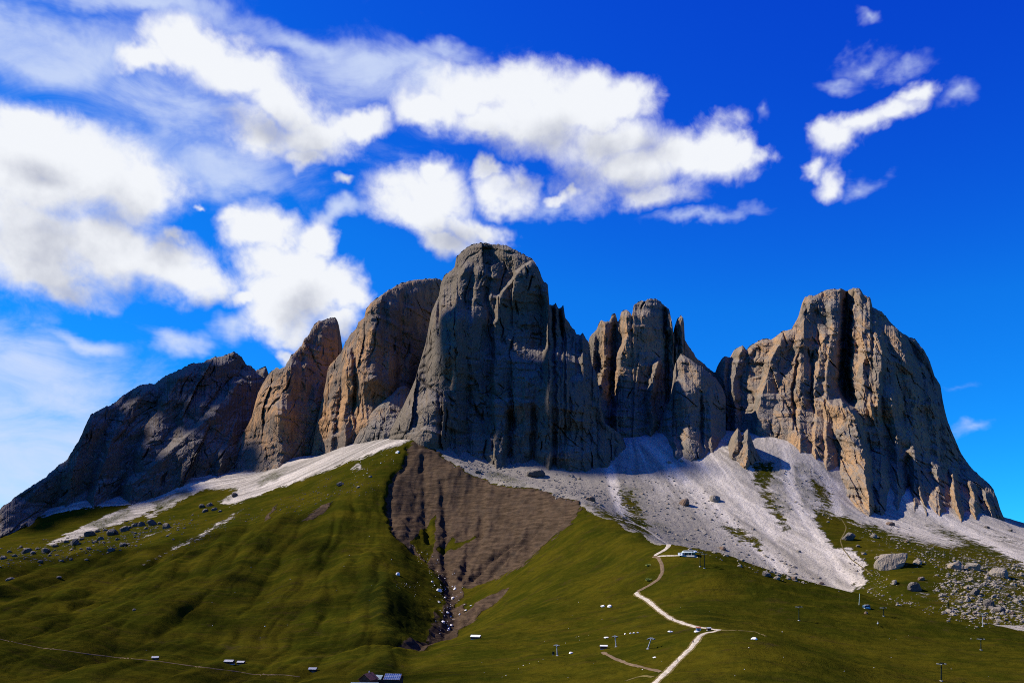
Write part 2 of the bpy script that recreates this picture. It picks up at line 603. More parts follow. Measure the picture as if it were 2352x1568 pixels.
M = {}
M['rock'] = rock_material('limestone')
M['rock_central'] = rock_material('stained_shade_limestone', grey=(0.215, 0.180, 0.138), warm=(0.29, 0.20, 0.125), dark=(0.06, 0.052, 0.042), warmth=0.35)  # stained rock; greys lowered further to deepen the shade on the central wall
M['rock_warm'] = rock_material('warm_limestone', warm=(0.50, 0.31, 0.165), warmth=0.78)
M['rock_orange'] = rock_material('orange_limestone', grey=(0.225, 0.18, 0.14), warm=(0.54, 0.31, 0.15), dark=(0.075, 0.06, 0.048), warmth=0.85)
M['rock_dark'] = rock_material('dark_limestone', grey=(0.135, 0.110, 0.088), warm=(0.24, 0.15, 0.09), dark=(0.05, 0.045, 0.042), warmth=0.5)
M['ground'] = ground_material()

# ----------------------------------------------------------------- ground: surveyed points (column, row, distance)
GP = [
    (-250, 1620, 560), (0, 1600, 600), (-250, 1500, 800), (0, 1500, 780), (200, 1568, 670), (350, 1512, 850), (540, 1520, 800), (720, 1537, 720),
    (200, 1450, 960), (0, 1420, 1060), (-250, 1400, 1100), (0, 1350, 1340), (0, 1290, 1650), (-250, 1290, 1600), (230, 1240, 1760), (0, 1234, 1890), (-250, 1250, 1800),
    (300, 1330, 1350), (500, 1250, 1560), (650, 1190, 1640), (760, 1150, 1690), (830, 1090, 1750), (920, 1032, 1820), (948, 1010, 1850),
    (600, 1350, 1230), (750, 1250, 1430), (850, 1180, 1540), (880, 1100, 1690), (600, 1450, 980), (750, 1400, 1060), (800, 1300, 1270), (870, 1270, 1340),
    (900, 1400, 1060), (850, 1480, 830), (700, 1500, 830), (960, 1370, 1140), (930, 1450, 930), (400, 1400, 1100), (450, 1320, 1360),
    (960, 1290, 1370), (940, 1330, 1250),
    # ravine
    (985, 1245, 1500), (1000, 1295, 1420), (1040, 1345, 1310), (1045, 1385, 1210), (1035, 1430, 1100), (1005, 1470, 985), (930, 1505, 880), (860, 1550, 700),
    # eroded bowl
    (965, 1030, 1810), (1050, 1068, 1715), (1150, 1112, 1600), (1240, 1132, 1500), (1300, 1152, 1390), (1338, 1157, 1330),
    (930, 1120, 1710), (900, 1180, 1600), (960, 1180, 1640), (1060, 1160, 1630), (1100, 1200, 1550), (1200, 1200, 1450), (1260, 1240, 1330), (1150, 1280, 1360), (1090, 1300, 1360),
    (1310, 1205, 1260), (1205, 1300, 1210), (1130, 1365, 1150), (1065, 1430, 1055),
    # rubble behind the crest, foot of the walls
    (1000, 1035, 1850), (1100, 1078, 1800), (1200, 1100, 1740), (1260, 1112, 1690), (1330, 1132, 1560), (1380, 1155, 1450),
    (1040, 1012, 1960), (1117, 1048, 1890), (1200, 1063, 1870), (1296, 1063, 1860), (1345, 1072, 1860), (1396, 1061, 1900), (1440, 1028, 1970), (1470, 1000, 2130), (1500, 985, 2160),
    (1450, 1100, 1780), (1450, 1180, 1520), (1400, 1185, 1390), (1500, 1240, 1330), (1550, 1200, 1520), (1600, 1255, 1390), (1600, 1110, 1790), (1600, 1033, 1980), (1655, 1022, 2010), (1530, 1000, 2050),
    (1700, 1200, 1560), (1700, 1070, 1880), (1800, 1010, 2050), (1800, 1150, 1690), (1750, 1310, 1330), (1850, 1335, 1290), (1950, 1345, 1270), (1900, 1250, 1440), (1890, 1047, 1990),
    (1950, 1126, 1880), (1950, 1200, 1620), (2000, 1168, 1830), (2030, 1164, 1840), (2070, 1127, 1940), (2120, 1152, 1880), (2190, 1183, 1850), (2256, 1181, 1880), (2300, 1195, 1930), (2352, 1214, 1930), (2450, 1240, 1900),
    (2050, 1280, 1340), (2050, 1330, 1200), (2100, 1250, 1450), (2200, 1300, 1300), (2250, 1350, 1180), (2352, 1280, 1450), (2352, 1350, 1220), (2300, 1400, 1080), (2352, 1430, 1020), (2150, 1380, 1130), (2000, 1360, 1200), (2500, 1400, 1150),
    # foot of the left walls
    (100, 1200, 1985), (188, 1150, 2080), (336, 1142, 2140), (437, 1095, 2210), (504, 1092, 2220), (571, 1088, 2210), (615, 1080, 2200), (660, 1052, 2230), (740, 1046, 2200), (800, 1020, 2140), (887, 1006, 2000),
    (350, 1186, 1950), (527, 1159, 1900), (640, 1118, 1960), (790, 1062, 1930),
    # hogback crest with the path
    (1400, 1195, 1190), (1460, 1215, 1090), (1515, 1250, 980), (1580, 1266, 930), (1620, 1281, 910), (1700, 1301, 900), (1800, 1329, 900), (1900, 1348, 900), (2000, 1368, 910), (2100, 1395, 905), (2200, 1418, 900), (2352, 1449, 880), (2500, 1480, 860),
    (1600, 1315, 1100), (1700, 1340, 1090), (1800, 1365, 1090), (1900, 1385, 1080), (2000, 1400, 1060), (2100, 1415, 1020), (1550, 1275, 1150), (2200, 1430, 980),
    (2352, 1568, 570), (2500, 1568, 570), (2200, 1568, 560), (2000, 1568, 530), (1880, 1568, 480), (2352, 1500, 720), (2200, 1480, 740), (2000, 1450, 760), (1900, 1420, 780), (1800, 1400, 800), (1700, 1370, 830), (1650, 1330, 860),
    (1650, 1447, 600), (1750, 1451, 600), (1850, 1490, 570), (1950, 1532, 540), (1700, 1430, 720), (1800, 1440, 735), (1720, 1455, 660), (1900, 1500, 640), (1700, 1500, 520), (1800, 1560, 470), (1650, 1568, 445), (1550, 1568, 455), (1750, 1568, 440),
    (1600, 1400, 760), (1500, 1350, 890), (1400, 1400, 870), (1500, 1450, 700), (1400, 1480, 680), (1300, 1450, 800), (1200, 1480, 770), (1300, 1530, 600), (1200, 1568, 545), (1400, 1568, 520), (1090, 1465, 830), (1000, 1568, 560), (950, 1545, 620),
    (1060, 1482, 780), (1300, 1300, 1100), (1400, 1250, 1095), (1400, 1300, 1020), (1250, 1350, 1030), (1200, 1400, 950), (1150, 1430, 900), (880, 1580, 560),
]
WP = [(0, 0, -16), (-500, 0, -40), (500, 0, -40), (0, 250, -70), (-300, 300, -86), (300, 300, -74), (-900, 300, -110), (900, 300, -110)]


def to_world(px, py, Y):
    return np.stack([(px - CX) / F * Y, Y + 0 * px, (HY - py) / F * Y], -1)


gp = np.array(GP, float)
gw = to_world(gp[:, 0], gp[:, 1], gp[:, 2])
# behind the walls the ground keeps climbing, out of sight
hid = [(x, 2600 + 0 * x, z) for x, z in ((-1500, 120), (-1000, 230), (-600, 250), (-200, 300), (200, 300), (700, 330), (1100, 230), (1600, 80))]
gw = np.concatenate([gw, np.array(WP, float), np.array(hid, float)])
GFIT = rbf_fit(gw[:, :2], gw[:, 2], 1.5, 0.002)

PXS = np.arange(-260, 2613, 3.0)
NR = 640
tt = np.linspace(0, 1, NR)
YS = 300 + (2560 - 300) * (0.55 * tt + 0.45 * tt ** 2)
GPX, GY = np.meshgrid(PXS, YS)
GX = (GPX - CX) / F * GY


def lin_eval(fit, X, Y, step=6):
    """evaluate the smooth surface on a coarse sub-grid and interpolate"""
    r0 = np.unique(np.r_[np.arange(0, X.shape[0], step), X.shape[0] - 1])
    c0 = np.unique(np.r_[np.arange(0, X.shape[1], step), X.shape[1] - 1])
    Z = rbf_eval(fit, X[np.ix_(r0, c0)], Y[np.ix_(r0, c0)])
    ri, ci = np.arange(X.shape[0]), np.arange(X.shape[1])
    Z = np.stack([np.interp(ci, c0, row) for row in Z])
    return np.stack([np.interp(ri, r0, Z[:, k]) for k in range(Z.shape[1])], 1)


GZ0 = lin_eval(GFIT, GX, GY)
u = (GX * 0.55 + GY * 0.83)
v = (GX * 0.83 - GY * 0.55)
spur = 0.55 - ridged((GX + 0.13 * GY + 40 * fbm(GX / 200, GY / 300, 3, 12)) / 120, GY / 800, 2, 13, 0.42) + 0.22 * fbm(GX / 60, GY / 220, 2, 14) + 0.20 * (0.6 - ridged((GX + 0.10 * GY + 14 * fbm(GX / 60, GY / 90, 2, 16)) / 36, GY / 420, 2, 17))
leftm = smooth01(1000 - GPX, 0, 150) * smooth01(GY, 560, 720) * smooth01(1850 - GY, 0, 350)
GZ0 = GZ0 + leftm * 19.0 * spur
RAV = [(985, 1245, 1500), (1000, 1295, 1420), (1040, 1345, 1310), (1045, 1385, 1210), (1035, 1430, 1100), (1005, 1470, 985), (930, 1505, 880), (860, 1550, 700), (830, 1580, 560)]
rav_w = [tuple(to_world(np.array(float(a)), np.array(float(b)), float(c))[:2]) for a, b, c in RAV]
rd = seg_dist(GX + 7 * fbm(GX / 40, GY / 60, 3, 71), GY, rav_w)
depth = np.interp(GY, [640, 760, 860, 1000, 1250, 1450, 1550], [0, 4, 8, 9, 10, 8, 0])
GZ0 = GZ0 - depth * np.clip(1 - rd / 70.0, 0, 1) ** 1.1 * (1 + 0.35 * fbm(GX / 25, GY / 25, 3, 72))
GZ0 = GZ0 - 5.5 * np.clip(1 - rd / 17.0, 0, 1) * smooth01(GY, 820, 900) * smooth01(1480 - GY, 0, 120)
PY0 = HY - GZ0 / GY * F

# ---- what covers the ground
behind = (GY > np.interp(GPX, [1330, 1400, 1515, 1700, 2000, 2200, 2352, 2600], [1345, 1215, 1010, 960, 965, 950, 930, 920])) & (GPX > 1330)
near = ~behind
wx = GPX + 8 * fbm(GX / 30, GY / 30, 3, 40)
wy = PY0 + 6 * fbm(GX / 30, GY / 30, 3, 44)
EARTH = [(948, 1014), (936, 1030), (925, 1065), (905, 1090), (893, 1112), (886, 1140), (885, 1165), (893, 1200), (905, 1225), (925, 1245), (948, 1266), (985, 1298), (1005, 1322), (1025, 1340), (1045, 1355), (1060, 1352),
         (1085, 1345), (1162, 1318), (1200, 1300), (1255, 1249), (1310, 1206), (1340, 1156), (1301, 1148), (1271, 1136), (1241, 1126), (1178, 1121), (1135, 1113), (1091, 1093), (1025, 1058), (998, 1030)]
STRIP = [(1173, 1349), (1150, 1352), (1090, 1390), (1058, 1415), (1035, 1440), (1030, 1458), (1050, 1455), (1080, 1432), (1120, 1400), (1160, 1365)]
WEDGE1 = [(981, 1200), (1000, 1184), (998, 1266), (980, 1295), (962, 1270), (946, 1244)]
WEDGE2 = [(1040, 1233), (1045, 1245), (1070, 1240), (1102, 1225), (1085, 1240), (1060, 1255), (1009, 1271), (1005, 1262)]
WEDGE3 = [(1160, 1318), (1130, 1340), (1060, 1390), (1040, 1400), (1060, 1375), (1110, 1345)]
SMALL_EARTH = [(765, 1152), (740, 1160), (705, 1188), (690, 1198), (715, 1195), (745, 1178)]
SMALL_EARTH2 = [(640, 1155), (618, 1175), (605, 1195), (618, 1190)]
earth = soft(wx + 10 * fbm(GX / 16, GY / 16, 3, 47), wy + 6 * fbm(GX / 16, GY / 16, 3, 48), EARTH, 6) * near
earth = np.maximum(earth, soft(wx, wy, STRIP, 3) * near)
earth = np.maximum(earth, 0.9 * soft(wx, wy, SMALL_EARTH, 4))
earth = np.maximum(earth, 0.62 * soft(wx, wy, [(1000, 1400), (1030, 1435), (1010, 1468), (975, 1480), (985, 1440)], 6) * (GY < 1200))
earth = np.maximum(earth, 0.9 * soft(wx, wy, SMALL_EARTH2, 4))
earth = np.maximum(earth, 0.75 * smooth01(20 - rd, 0, 8) * smooth01(GY, 820, 900) * smooth01(1400 - GY, 0, 100))
for wdg in (WEDGE1, WEDGE2, WEDGE3):
    earth = earth * (1 - soft(wx, wy, wdg, 2.5))
SCREE_L = [(100, 1252), (250, 1180), (330, 1147), (437, 1098), (440, 1080), (600, 1060), (760, 1000), (887, 990), (955, 995), (955, 1006), (930, 1017), (880, 1033), (830, 1053), (790, 1064), (740, 1085), (640, 1120), (527, 1161), (500, 1152),
           (545, 1125), (470, 1125), (437, 1139), (349, 1188), (330, 1190), (370, 1165), (300, 1195), (200, 1228), (124, 1250)]
SLIDE1 = [(560, 1165), (530, 1180), (470, 1215), (420, 1245), (360, 1275), (330, 1290), (310, 1308), (345, 1290), (400, 1265), (450, 1245), (500, 1215), (540, 1190)]
SLIDE2 = [(350, 1222), (400, 1208), (420, 1204), (380, 1218), (310, 1240)]
PALE = [(822, 1063), (835, 1068), (830, 1078), (805, 1082), (810, 1070)]
RUBR = [(955, 1008), (998, 1030), (1025, 1058), (1091, 1093), (1135, 1113), (1178, 1121), (1241, 1126), (1301, 1148), (1340, 1153), (1400, 1182), (1460, 1060), (1440, 990), (1000, 990)]
scree = 0.95 * soft(wx, wy, SCREE_L, 9) * (GY > 1500)
scree = np.maximum(scree, 0.52 * soft(wx, wy, SLIDE1, 7))
scree = np.maximum(scree, 0.6 * soft(wx, wy, SLIDE2, 5))
scree = np.maximum(scree, 0.6 * soft(wx, wy, PALE, 6))
scree = np.maximum(scree, soft(wx, wy, RUBR, 3) * (GY > 1330) * (1 - earth))
scree = np.maximum(scree, 1.0 * behind)
scree = np.maximum(scree, soft(GPX, GY, [(-300, 2060), (100, 2020), (600, 2130), (1000, 1990), (1500, 1990), (1500, 2700), (-300, 2700)], 30) * 0.9)
# turf patches within the right-hand scree
TURF = [
    ([(1868, 1165), (1905, 1185), (1940, 1190), (1965, 1225), (1985, 1265), (2040, 1300), (2100, 1350), (2060, 1372), (2000, 1345), (1985, 1310), (1985, 1285), (1960, 1260), (1925, 1262), (1905, 1245), (1880, 1205)], 1.0),
    ([(1940, 1190), (2010, 1205), (2060, 1225), (2130, 1245), (2200, 1265), (2190, 1300), (2180, 1340), (2190, 1400), (2120, 1370), (2050, 1330), (1990, 1280)], 0.75),
    ([(2160, 1260), (2230, 1250), (2300, 1275), (2360, 1305), (2600, 1400), (2600, 1480), (2352, 1450), (2180, 1410), (2170, 1330)], 0.62),
    ([(1735, 1050), (1790, 1060), (1770, 1120), (1800, 1170), (1820, 1220), (1800, 1225), (1750, 1150), (1720, 1090)], 0.62),
    ([(1850, 1090), (1900, 1110), (1920, 1160), (1900, 1180), (1870, 1140)], 0.6),
    ([(1415, 1120), (1450, 1125), (1480, 1170), (1500, 1220), (1480, 1215), (1450, 1195), (1425, 1160)], 0.62),
    ([(1650, 1200), (1690, 1205), (1740, 1230), (1760, 1265), (1740, 1265), (1690, 1235), (1655, 1215)], 0.66),
    ([(2100, 1195), (2180, 1210), (2260, 1240), (2352, 1290), (2352, 1310), (2250, 1270), (2150, 1230)], 0.5),
    ([(2250, 1215), (2352, 1240), (2352, 1255), (2300, 1240)], 0.55),
    ([(1340, 1150), (1380, 1165), (1440, 1190), (1480, 1210), (1500, 1235), (1440, 1215), (1380, 1190)], 0.7),
    ([(1100, 1080), (1160, 1085), (1200, 1100), (1230, 1120), (1180, 1118), (1120, 1100)], 0.35),
    ([(345, 1155), (430, 1122), (445, 1132), (365, 1178)], 0.25), ([(470, 1125), (540, 1118), (525, 1150), (480, 1152)], 0.3), ([(600, 1090), (660, 1075), (640, 1100), (590, 1115)], 0.25), ([(200, 1205), (300, 1165), (310, 1180), (220, 1222)], 0.25),
    ([(1960, 1345), (2060, 1350), (2200, 1395), (2352, 1425), (2352, 1465), (2200, 1430), (2060, 1400), (1960, 1372)], 0.95),
]
rub = np.zeros_like(GX)
for poly, wgt in TURF:
    s = soft(wx + 14 * fbm(GX / 22, GY / 22, 3, 91), wy + 9 * fbm(GX / 22, GY / 22, 3, 92), poly, 20) * (GY > 1000)
    scree = scree * (1 - s * wgt)
    rub = np.maximum(rub, s * (1 - wgt) * 1.4)
rub = np.maximum(rub, 0.32 * smooth01(fbm(GX / 70, GY / 50, 4, 95), 0.05, 0.35) * (scree > 0.5))
rub = np.maximum(rub, 0.55 * soft(wx, wy, [(1400, 1080), (1470, 1100), (1520, 1180), (1620, 1250), (1760, 1310), (1700, 1310), (1560, 1270), (1480, 1210), (1400, 1150)], 30) * behind)
rub = np.maximum(rub, 0.55 * soft(wx, wy, [(1720, 1030), (1870, 1060), (1900, 1150), (1800, 1200), (1730, 1100)], 25) * behind)
# streaks down the fans
streak = np.zeros_like(GX)
for i, (ax, ay, aY) in enumerate([(1455, 985, 2080), (1800, 1005, 2060), (2075, 1125, 1950), (1620, 1030, 1990), (2300, 1190, 1930)]):
    w0 = to_world(np.array(ax), np.array(ay), float(aY))
    ang = np.arctan2(GX - w0[0], w0[1] + 120 - GY)
    r = np.hypot(GX - w0[0], w0[1] - GY)
    s = 0.5 + 0.9 * fbm(ang * 14 + 0.6 * fbm(r / 120, ang * 5, 2, 50 + i), r / 420, 4, 60 + i, 0.6) + 0.55 * fbm(ang * 62 + 0.8 * fbm(r / 90, ang * 9, 2, 55 + i), r / 300, 3, 80 + i)
    wgt = np.exp(-((GX - w0[0] - 0.35 * (w0[1] - GY)) / 150.0) ** 2)
    streak = np.maximum(streak, s * wgt)
rg = (GPX > 1330) * behind
sl = 0.62 + 0.5 * fbm((GX + 0.9 * GY) / 22, (GX - GY) / 260, 4, 77, 0.6)
sl2 = 0.45 + 0.95 * fbm((GY - 0.21 * GX + 8 * fbm(GX / 60, GY / 60, 2, 79)) / 17, GX / 260, 4, 78, 0.6)
streak = np.where(GPX < 1000, sl2, np.clip(streak, 0, 1) * 0.75 + 0.25 * sl)
streak = np.clip(0.20 + (streak - 0.35) * 1.45, 0, 1)
CHUTES = [[(1800, 1005), (1808, 1060), (1815, 1120), (1840, 1180), (1880, 1240), (1930, 1310), (1985, 1355)], [(1455, 985), (1500, 1030), (1560, 1090), (1640, 1160), (1720, 1240), (1800, 1310)],
          [(2075, 1128), (2120, 1165), (2200, 1210), (2352, 1290)], [(1940, 1120), (1905, 1110), (1925, 1180)], [(1400, 1075), (1410, 1120), (1425, 1165), (1470, 1205)], [(1590, 1040), (1680, 1130), (1780, 1230)]]
for ch in CHUTES:
    streak = np.maximum(streak, (1 - smooth01(seg_dist(GPX, PY0, ch), 4, 20)) * (0.8 + 0.3 * perlin(GX / 9, GY / 40, 5)) * behind)
    rub = rub * smooth01(seg_dist(GPX, PY0, ch), 5, 18)
TINT = [([(985, 1395), (1020, 1440), (1000, 1475), (930, 1500), (860, 1548), (900, 1480), (950, 1430)], 0.6), ([(860, 1300), (920, 1340), (1000, 1440), (960, 1480), (880, 1500), (800, 1568), (940, 1568), (860, 1430), (820, 1360)], 0.8), ([(1560, 1375), (1620, 1400), (1700, 1440), (1620, 1430)], 0.7),
        ([(880, 1200), (1000, 1330), (1040, 1400), (1000, 1380), (900, 1290)], 0.5), ([(1440, 1190), (1500, 1230), (1530, 1250), (1500, 1272), (1470, 1240), (1380, 1180)], 0.5)]
tint = 0.4 * smooth01(fbm(GX / 90, GY / 70, 4, 90), 0.0, 0.6)
for poly, wgt in TINT:
    tint = np.maximum(tint, wgt * soft(wx, wy, poly, 18))

# ---- relief of the ground
turf = (1 - scree) * (1 - earth)
GZ = GZ0.copy()
rightm = smooth01(GPX, 1050, 1200) * near
GZ = GZ + rightm * 3.0 * fbm((GX + GY) / 75, (GX - GY) / 130, 4, 22)
GZ = GZ + near * smooth01(80 - rd, 0, 60) * smooth01(GY, 700, 850) * 2.6 * fbm(GX / 16, GY / 22, 4, 73, 0.6)
GZ = GZ + turf * (1.6 * fbm(GX / 28, GY / 28, 4, 30) + 0.35 * fbm(GX / 5, GY / 5, 2, 31))
GZ = GZ + scree * (1.2 * fbm(GX / 12, GY / 30, 4, 32) + 1.5 * (streak - 0.5) * -1.0 + rub * 3.0 * fbm(GX / 9, GY / 9, 3, 33))
# gullies biting into the earth bank
gul = ridged((GX + 12 * fbm(GX / 40, GY / 40, 2, 35)) / 60, GY / 300, 3, 36)
rill = ridged((GX + 6 * fbm(GX / 20, GY / 20, 2, 38)) / 22, GY / 160, 3, 39)
GZ = GZ + earth * (9.0 * (gul - 0.5) + 4.0 * (rill - 0.5) + 2.4 * fbm(GX / 14, GY / 14, 4, 37))
for line, dp, wd in (([(973, 1047), (975, 1110), (977, 1184), (985, 1240)], 8, 13), ([(1018, 1110), (1022, 1160), (1026, 1220), (1020, 1275), (1030, 1330)], 8, 15), ([(1110, 1190), (1100, 1240), (1075, 1290), (1062, 1330)], 7, 14), ([(1190, 1240), (1130, 1285), (1085, 1325)], 9, 8), ([(1250, 1200), (1180, 1270), (1110, 1330)], 7, 9)):
    GZ = GZ - near * dp * (1 - smooth01(seg_dist(GPX + 4 * perlin(GX / 12, GY / 12, 8), PY0, line), 0, wd))
edge = seg_dist(GPX, PY0, [(936, 1030), (925, 1065), (905, 1090), (893, 1112), (886, 1140), (885, 1165), (893, 1200), (905, 1225), (948, 1266)])
GZ = GZ - earth * 9.0 * (1 - smooth01(edge, 0, 26))
GPY = HY - GZ / GY * F


def ground_xy(x, y):
    """height of the finished ground at plan positions"""
    x, y = np.asarray(x, float), np.asarray(y, float)
    c = np.clip((x / y * F + CX - PXS[0]) / 3.0, 0, len(PXS) - 1.001)
    r = np.clip(np.interp(y, YS, np.arange(NR)), 0, NR - 1.001)
    c0, r0 = c.astype(int), r.astype(int)
    fc, fr = c - c0, r - r0
    return (GZ[r0, c0] * (1 - fc) + GZ[r0, c0 + 1] * fc) * (1 - fr) + (GZ[r0 + 1, c0] * (1 - fc) + GZ[r0 + 1, c0 + 1] * fc) * fr


def spot(px, py, ymin=0.0):
    """the place on the ground first met along a sight line (column, row)"""
    c = int(round((px - PXS[0]) / 3.0))
    col = GPY[:, c]
    k = np.where((col <= py) & (YS > ymin))[0]
    if len(k) == 0:
        k = [int(np.argmin(np.abs(col - py)))]
    k = max(1, int(k[0]))
    a, b_ = col[k - 1], col[k]
    f = 0.0 if a == b_ else float(np.clip((a - py) / (a - b_), 0, 1))
    Y = YS[k - 1] + f * (YS[k] - YS[k - 1])
    X = (px - CX) / F * Y
    return float(X), float(Y), float(ground_xy(X, Y))


def build_ground():
    V = np.stack([GX, GY, GZ], -1).reshape(-1, 3)
    Q = grid_quads(*GX.shape)
    at = dict(scree=scree, earth=earth, streak=streak, tint=tint, rubble=rub)
    at = {k: a.ravel() for k, a in at.items()}
    qs, qe = at['scree'][Q].mean(1), at['earth'][Q].mean(1)
    cls = np.where(qe > 0.5, 2, np.where(qs > 0.55, 1, 0))
    px = GPX.ravel()[Q].mean(1)
    yy = GY.ravel()[Q].mean(1)
    bh = behind.ravel()[Q[:, 0]]
    parts = [('left_meadow', (cls == 0) & (px < 1080) & ~bh), ('right_meadow', (cls == 0) & (px >= 1080) & ~bh), ('boulder_meadow', (cls == 0) & bh),
             ('left_scree', (cls == 1) & (px < 1000)), ('right_scree', (cls == 1) & (px >= 1000)), ('earth_bank', cls == 2)]
    lab = {'left_meadow': 'olive green alpine meadow with rolling spurs on the left', 'right_meadow': 'green hogback meadow crossed by the pale gravel path',
           'boulder_meadow': 'thin turf between boulders below the right hand scree', 'left_scree': 'pale scree band along the foot of the left walls',
           'right_scree': 'broad pale scree fans streaming down from the right hand peak', 'earth_bank': 'bare brown eroded earth bowl with level beds below the central peak'}
    for nm, msk in parts:
        q = Q[msk]
        ids, inv = np.unique(q, return_inverse=True)
        me = mesh_np(nm, V[ids], inv.reshape(-1, 4), M['ground'], {k: a[ids] for k, a in at.items()}, flat=False)
        tag(add(nm, me), lab[nm], kind='structure')
    # the country around, out to the horizon
    rr = np.array([0, 150, 300, 420, 700, 1200, 2000, 3500, 7000, 15000, 40000.0])
    th = np.linspace(0, 2 * np.pi, 97)
    R, T = np.meshgrid(rr, th)
    X, Y = R * np.sin(T), R * np.cos(T)
    Z = np.interp(R, [0, 150, 300, 700, 2000, 7000, 40000], [-16, -60, -110, -190, -260, -420, -600]) + 0.04 * R.clip(0, 3000) * fbm(X / 1500, Y / 1500, 3, 3)
    V2 = np.stack([X, Y, Z], -1).reshape(-1, 3)
    z = np.zeros(len(V2))
    me = mesh_np('valley_floor', V2, grid_quads(*X.shape), M['ground'], dict(scree=z, earth=z, streak=z, tint=z + 0.3, rubble=z), flat=False)
    tag(add('valley_floor', me), 'wide green valley floor around the mountains', kind='structure')


build_ground()


# ----------------------------------------------------------------- the rock walls
def resample(poly, step):
    pts = np.array(poly, float)
    d = np.r_[0, np.cumsum(np.hypot(*np.diff(pts, axis=0).T))]
    s = np.arange(0, d[-1], step)
    return np.stack([np.interp(s, d, pts[:, 0]), np.interp(s, d, pts[:, 1])], 1)


def massif(name, sil, low, ctrl, feats=(), mat='rock', label='', jag=4.0, n1=(78, 130, 36), n2=(33, 54, 14.0), n3=(13, 19, 4.2), strata=2.0, ledge=9.0, rnd=22.0, rnd_d=18.0, step=2.0, seed=1, kind='structure', cat=None):
    """a wall of rock: skyline, row of its buried foot, surveyed distances, ribs and gullies"""
    sil = np.array(sil, float)
    px = np.arange(sil[0, 0], sil[-1, 0] + 0.01, step)
    top = np.interp(px, sil[:, 0], sil[:, 1])
    slope_w = 1.0
    jn = ridged(px / 21.0, px * 0 + seed, 4, seed + 70, 0.62) - 0.55
    top = top - jag * 1.6 * jn * slope_w - jag * 0.45 * perlin(px / 3.3, px * 0 + 3.3 * seed, seed)
    lowv = np.interp(px, [p[0] for p in low], [p[1] for p in low])
    lowv = np.maximum(lowv, top + 3)
    nt = max(24, int((lowv - top).max() / step))
    t = np.linspace(0, 1, nt)[:, None]
    PX = np.repeat(px[None], nt, 0)
    PY = top + (lowv - top) * t
    c = np.array(ctrl, float)
    fit = rbf_fit(c[:, :2], c[:, 2], 1.3, 0.0005)
    Yb = lin_eval(fit, PX, PY, 5)
    # rounded edges towards the skyline
    sm = resample(sil, 7.0)
    dist = np.full(PX.shape, 1e9)
    for q in range(0, len(sm) - 1):
        dx, dy = sm[q + 1] - sm[q]
        l2 = dx * dx + dy * dy + 1e-9
        tq = np.clip(((PX - sm[q, 0]) * dx + (PY - sm[q, 1]) * dy) / l2, 0, 1)
        dist = np.minimum(dist, np.hypot(PX - sm[q, 0] - tq * dx, PY - sm[q, 1] - tq * dy))
    e = np.clip(dist / rnd_d, 0, 1)
    Yb = Yb + rnd * (1 - np.sqrt(1 - (1 - e) ** 2))
    X0, Z0 = (PX - CX) / F * Yb, (HY - PY) / F * Yb
    # ribs and gullies
    rel = np.zeros_like(PX)
    wob = 7 * fbm(X0 / 60, Z0 / 60, 3, seed + 8) + 2.5 * fbm(X0 / 14, Z0 / 20, 2, seed + 9)
    for kindf, line, wl, wr, p in sorted(feats, key=lambda f: f[0], reverse=True):   # ribs first, then the gullies cut into them
        ys = [q[1] for q in line]
        xs = [q[0] for q in line]
        xl = np.interp(PY, ys, xs)
        d = PX + wob - xl
        prof = np.where(d < 0, 1 + d / wl, 1 - d / wr)
        prof = np.clip(prof, 0, 1) ** 0.85
        fade = smooth01(PY + 0.6 * wob, ys[0] - 6, ys[0] + 16)
        if kindf == 'r':
            rel = np.maximum(rel, p * prof * fade)
        else:
            fade = fade * (1 - smooth01(PY, ys[-1] - 20, ys[-1] + 20))
            rel = rel - p * smooth01(prof, 0, 1) * fade
    wrp = 0.35 * fbm(X0 / 90, Z0 / 130, 3, seed + 20)
    wx_, wz_ = X0 + 10 * wrp * 3, Z0 + 26 * fbm(X0 / 70, Z0 / 90, 3, seed + 21)
    a = facets(wx_, wz_, n1[0], n1[1], seed) - 0.35
    b2 = facets(wx_ + 4 * fbm(X0 / 20, Z0 / 25, 2, seed + 22), wz_, n2[0], n2[1], seed + 1) - 0.35
    jx, jz = X0 + 3 * fbm(X0 / 9, Z0 / 12, 2, seed + 23), Z0 + 3 * fbm(X0 / 14, Z0 / 11, 2, seed + 24)
    c2 = blocks(jx, jz, n3[0], n3[1], seed + 2)
    e2 = blocks(wx_ + 5 * fbm(X0 / 25, Z0 / 30, 2, seed + 26), wz_, 0.9 * n2[0], 0.85 * n2[1], seed + 5)
    f2 = blocks(jx, jz, 0.5 * n3[0], 0.45 * n3[1], seed + 7)
    d2 = fbm(X0 / 4.5, Z0 / 6.0, 3, seed + 50, 0.6)
    crk = ridged(X0 / 46.0 + 1.6 * wrp, Z0 / 420.0, 2, seed + 30)
    cmask = smooth01(fbm(X0 / 90, Z0 / 140, 2, seed + 31), -0.1, 0.25)
    lmask = smooth01(fbm(X0 / 150, Z0 / 60, 3, seed + 67), -0.05, 0.35)
    big = fbm(X0 / 140, Z0 / 150, 3, seed + 60)
    zz = (Z0 + 0.12 * X0 + 14 * fbm(X0 / 120, Z0 / 120, 3, seed + 66)) / 24.0
    saw = (zz - np.floor(zz))
    saw = np.where(saw < 0.75, saw / 0.75, (1 - saw) / 0.25) - 0.5
    z2 = (Z0 - 0.10 * X0 + 22 * fbm(X0 / 90, Z0 / 110, 3, seed + 69)) / 63.0
    st2 = smooth01(z2 - np.floor(z2), 0.80, 1.0) - (z2 - np.floor(z2))
    jt = ridged((X0 + 0.75 * Z0) / 64.0 + wrp, (Z0 - 0.75 * X0) / 330.0, 2, seed + 33)
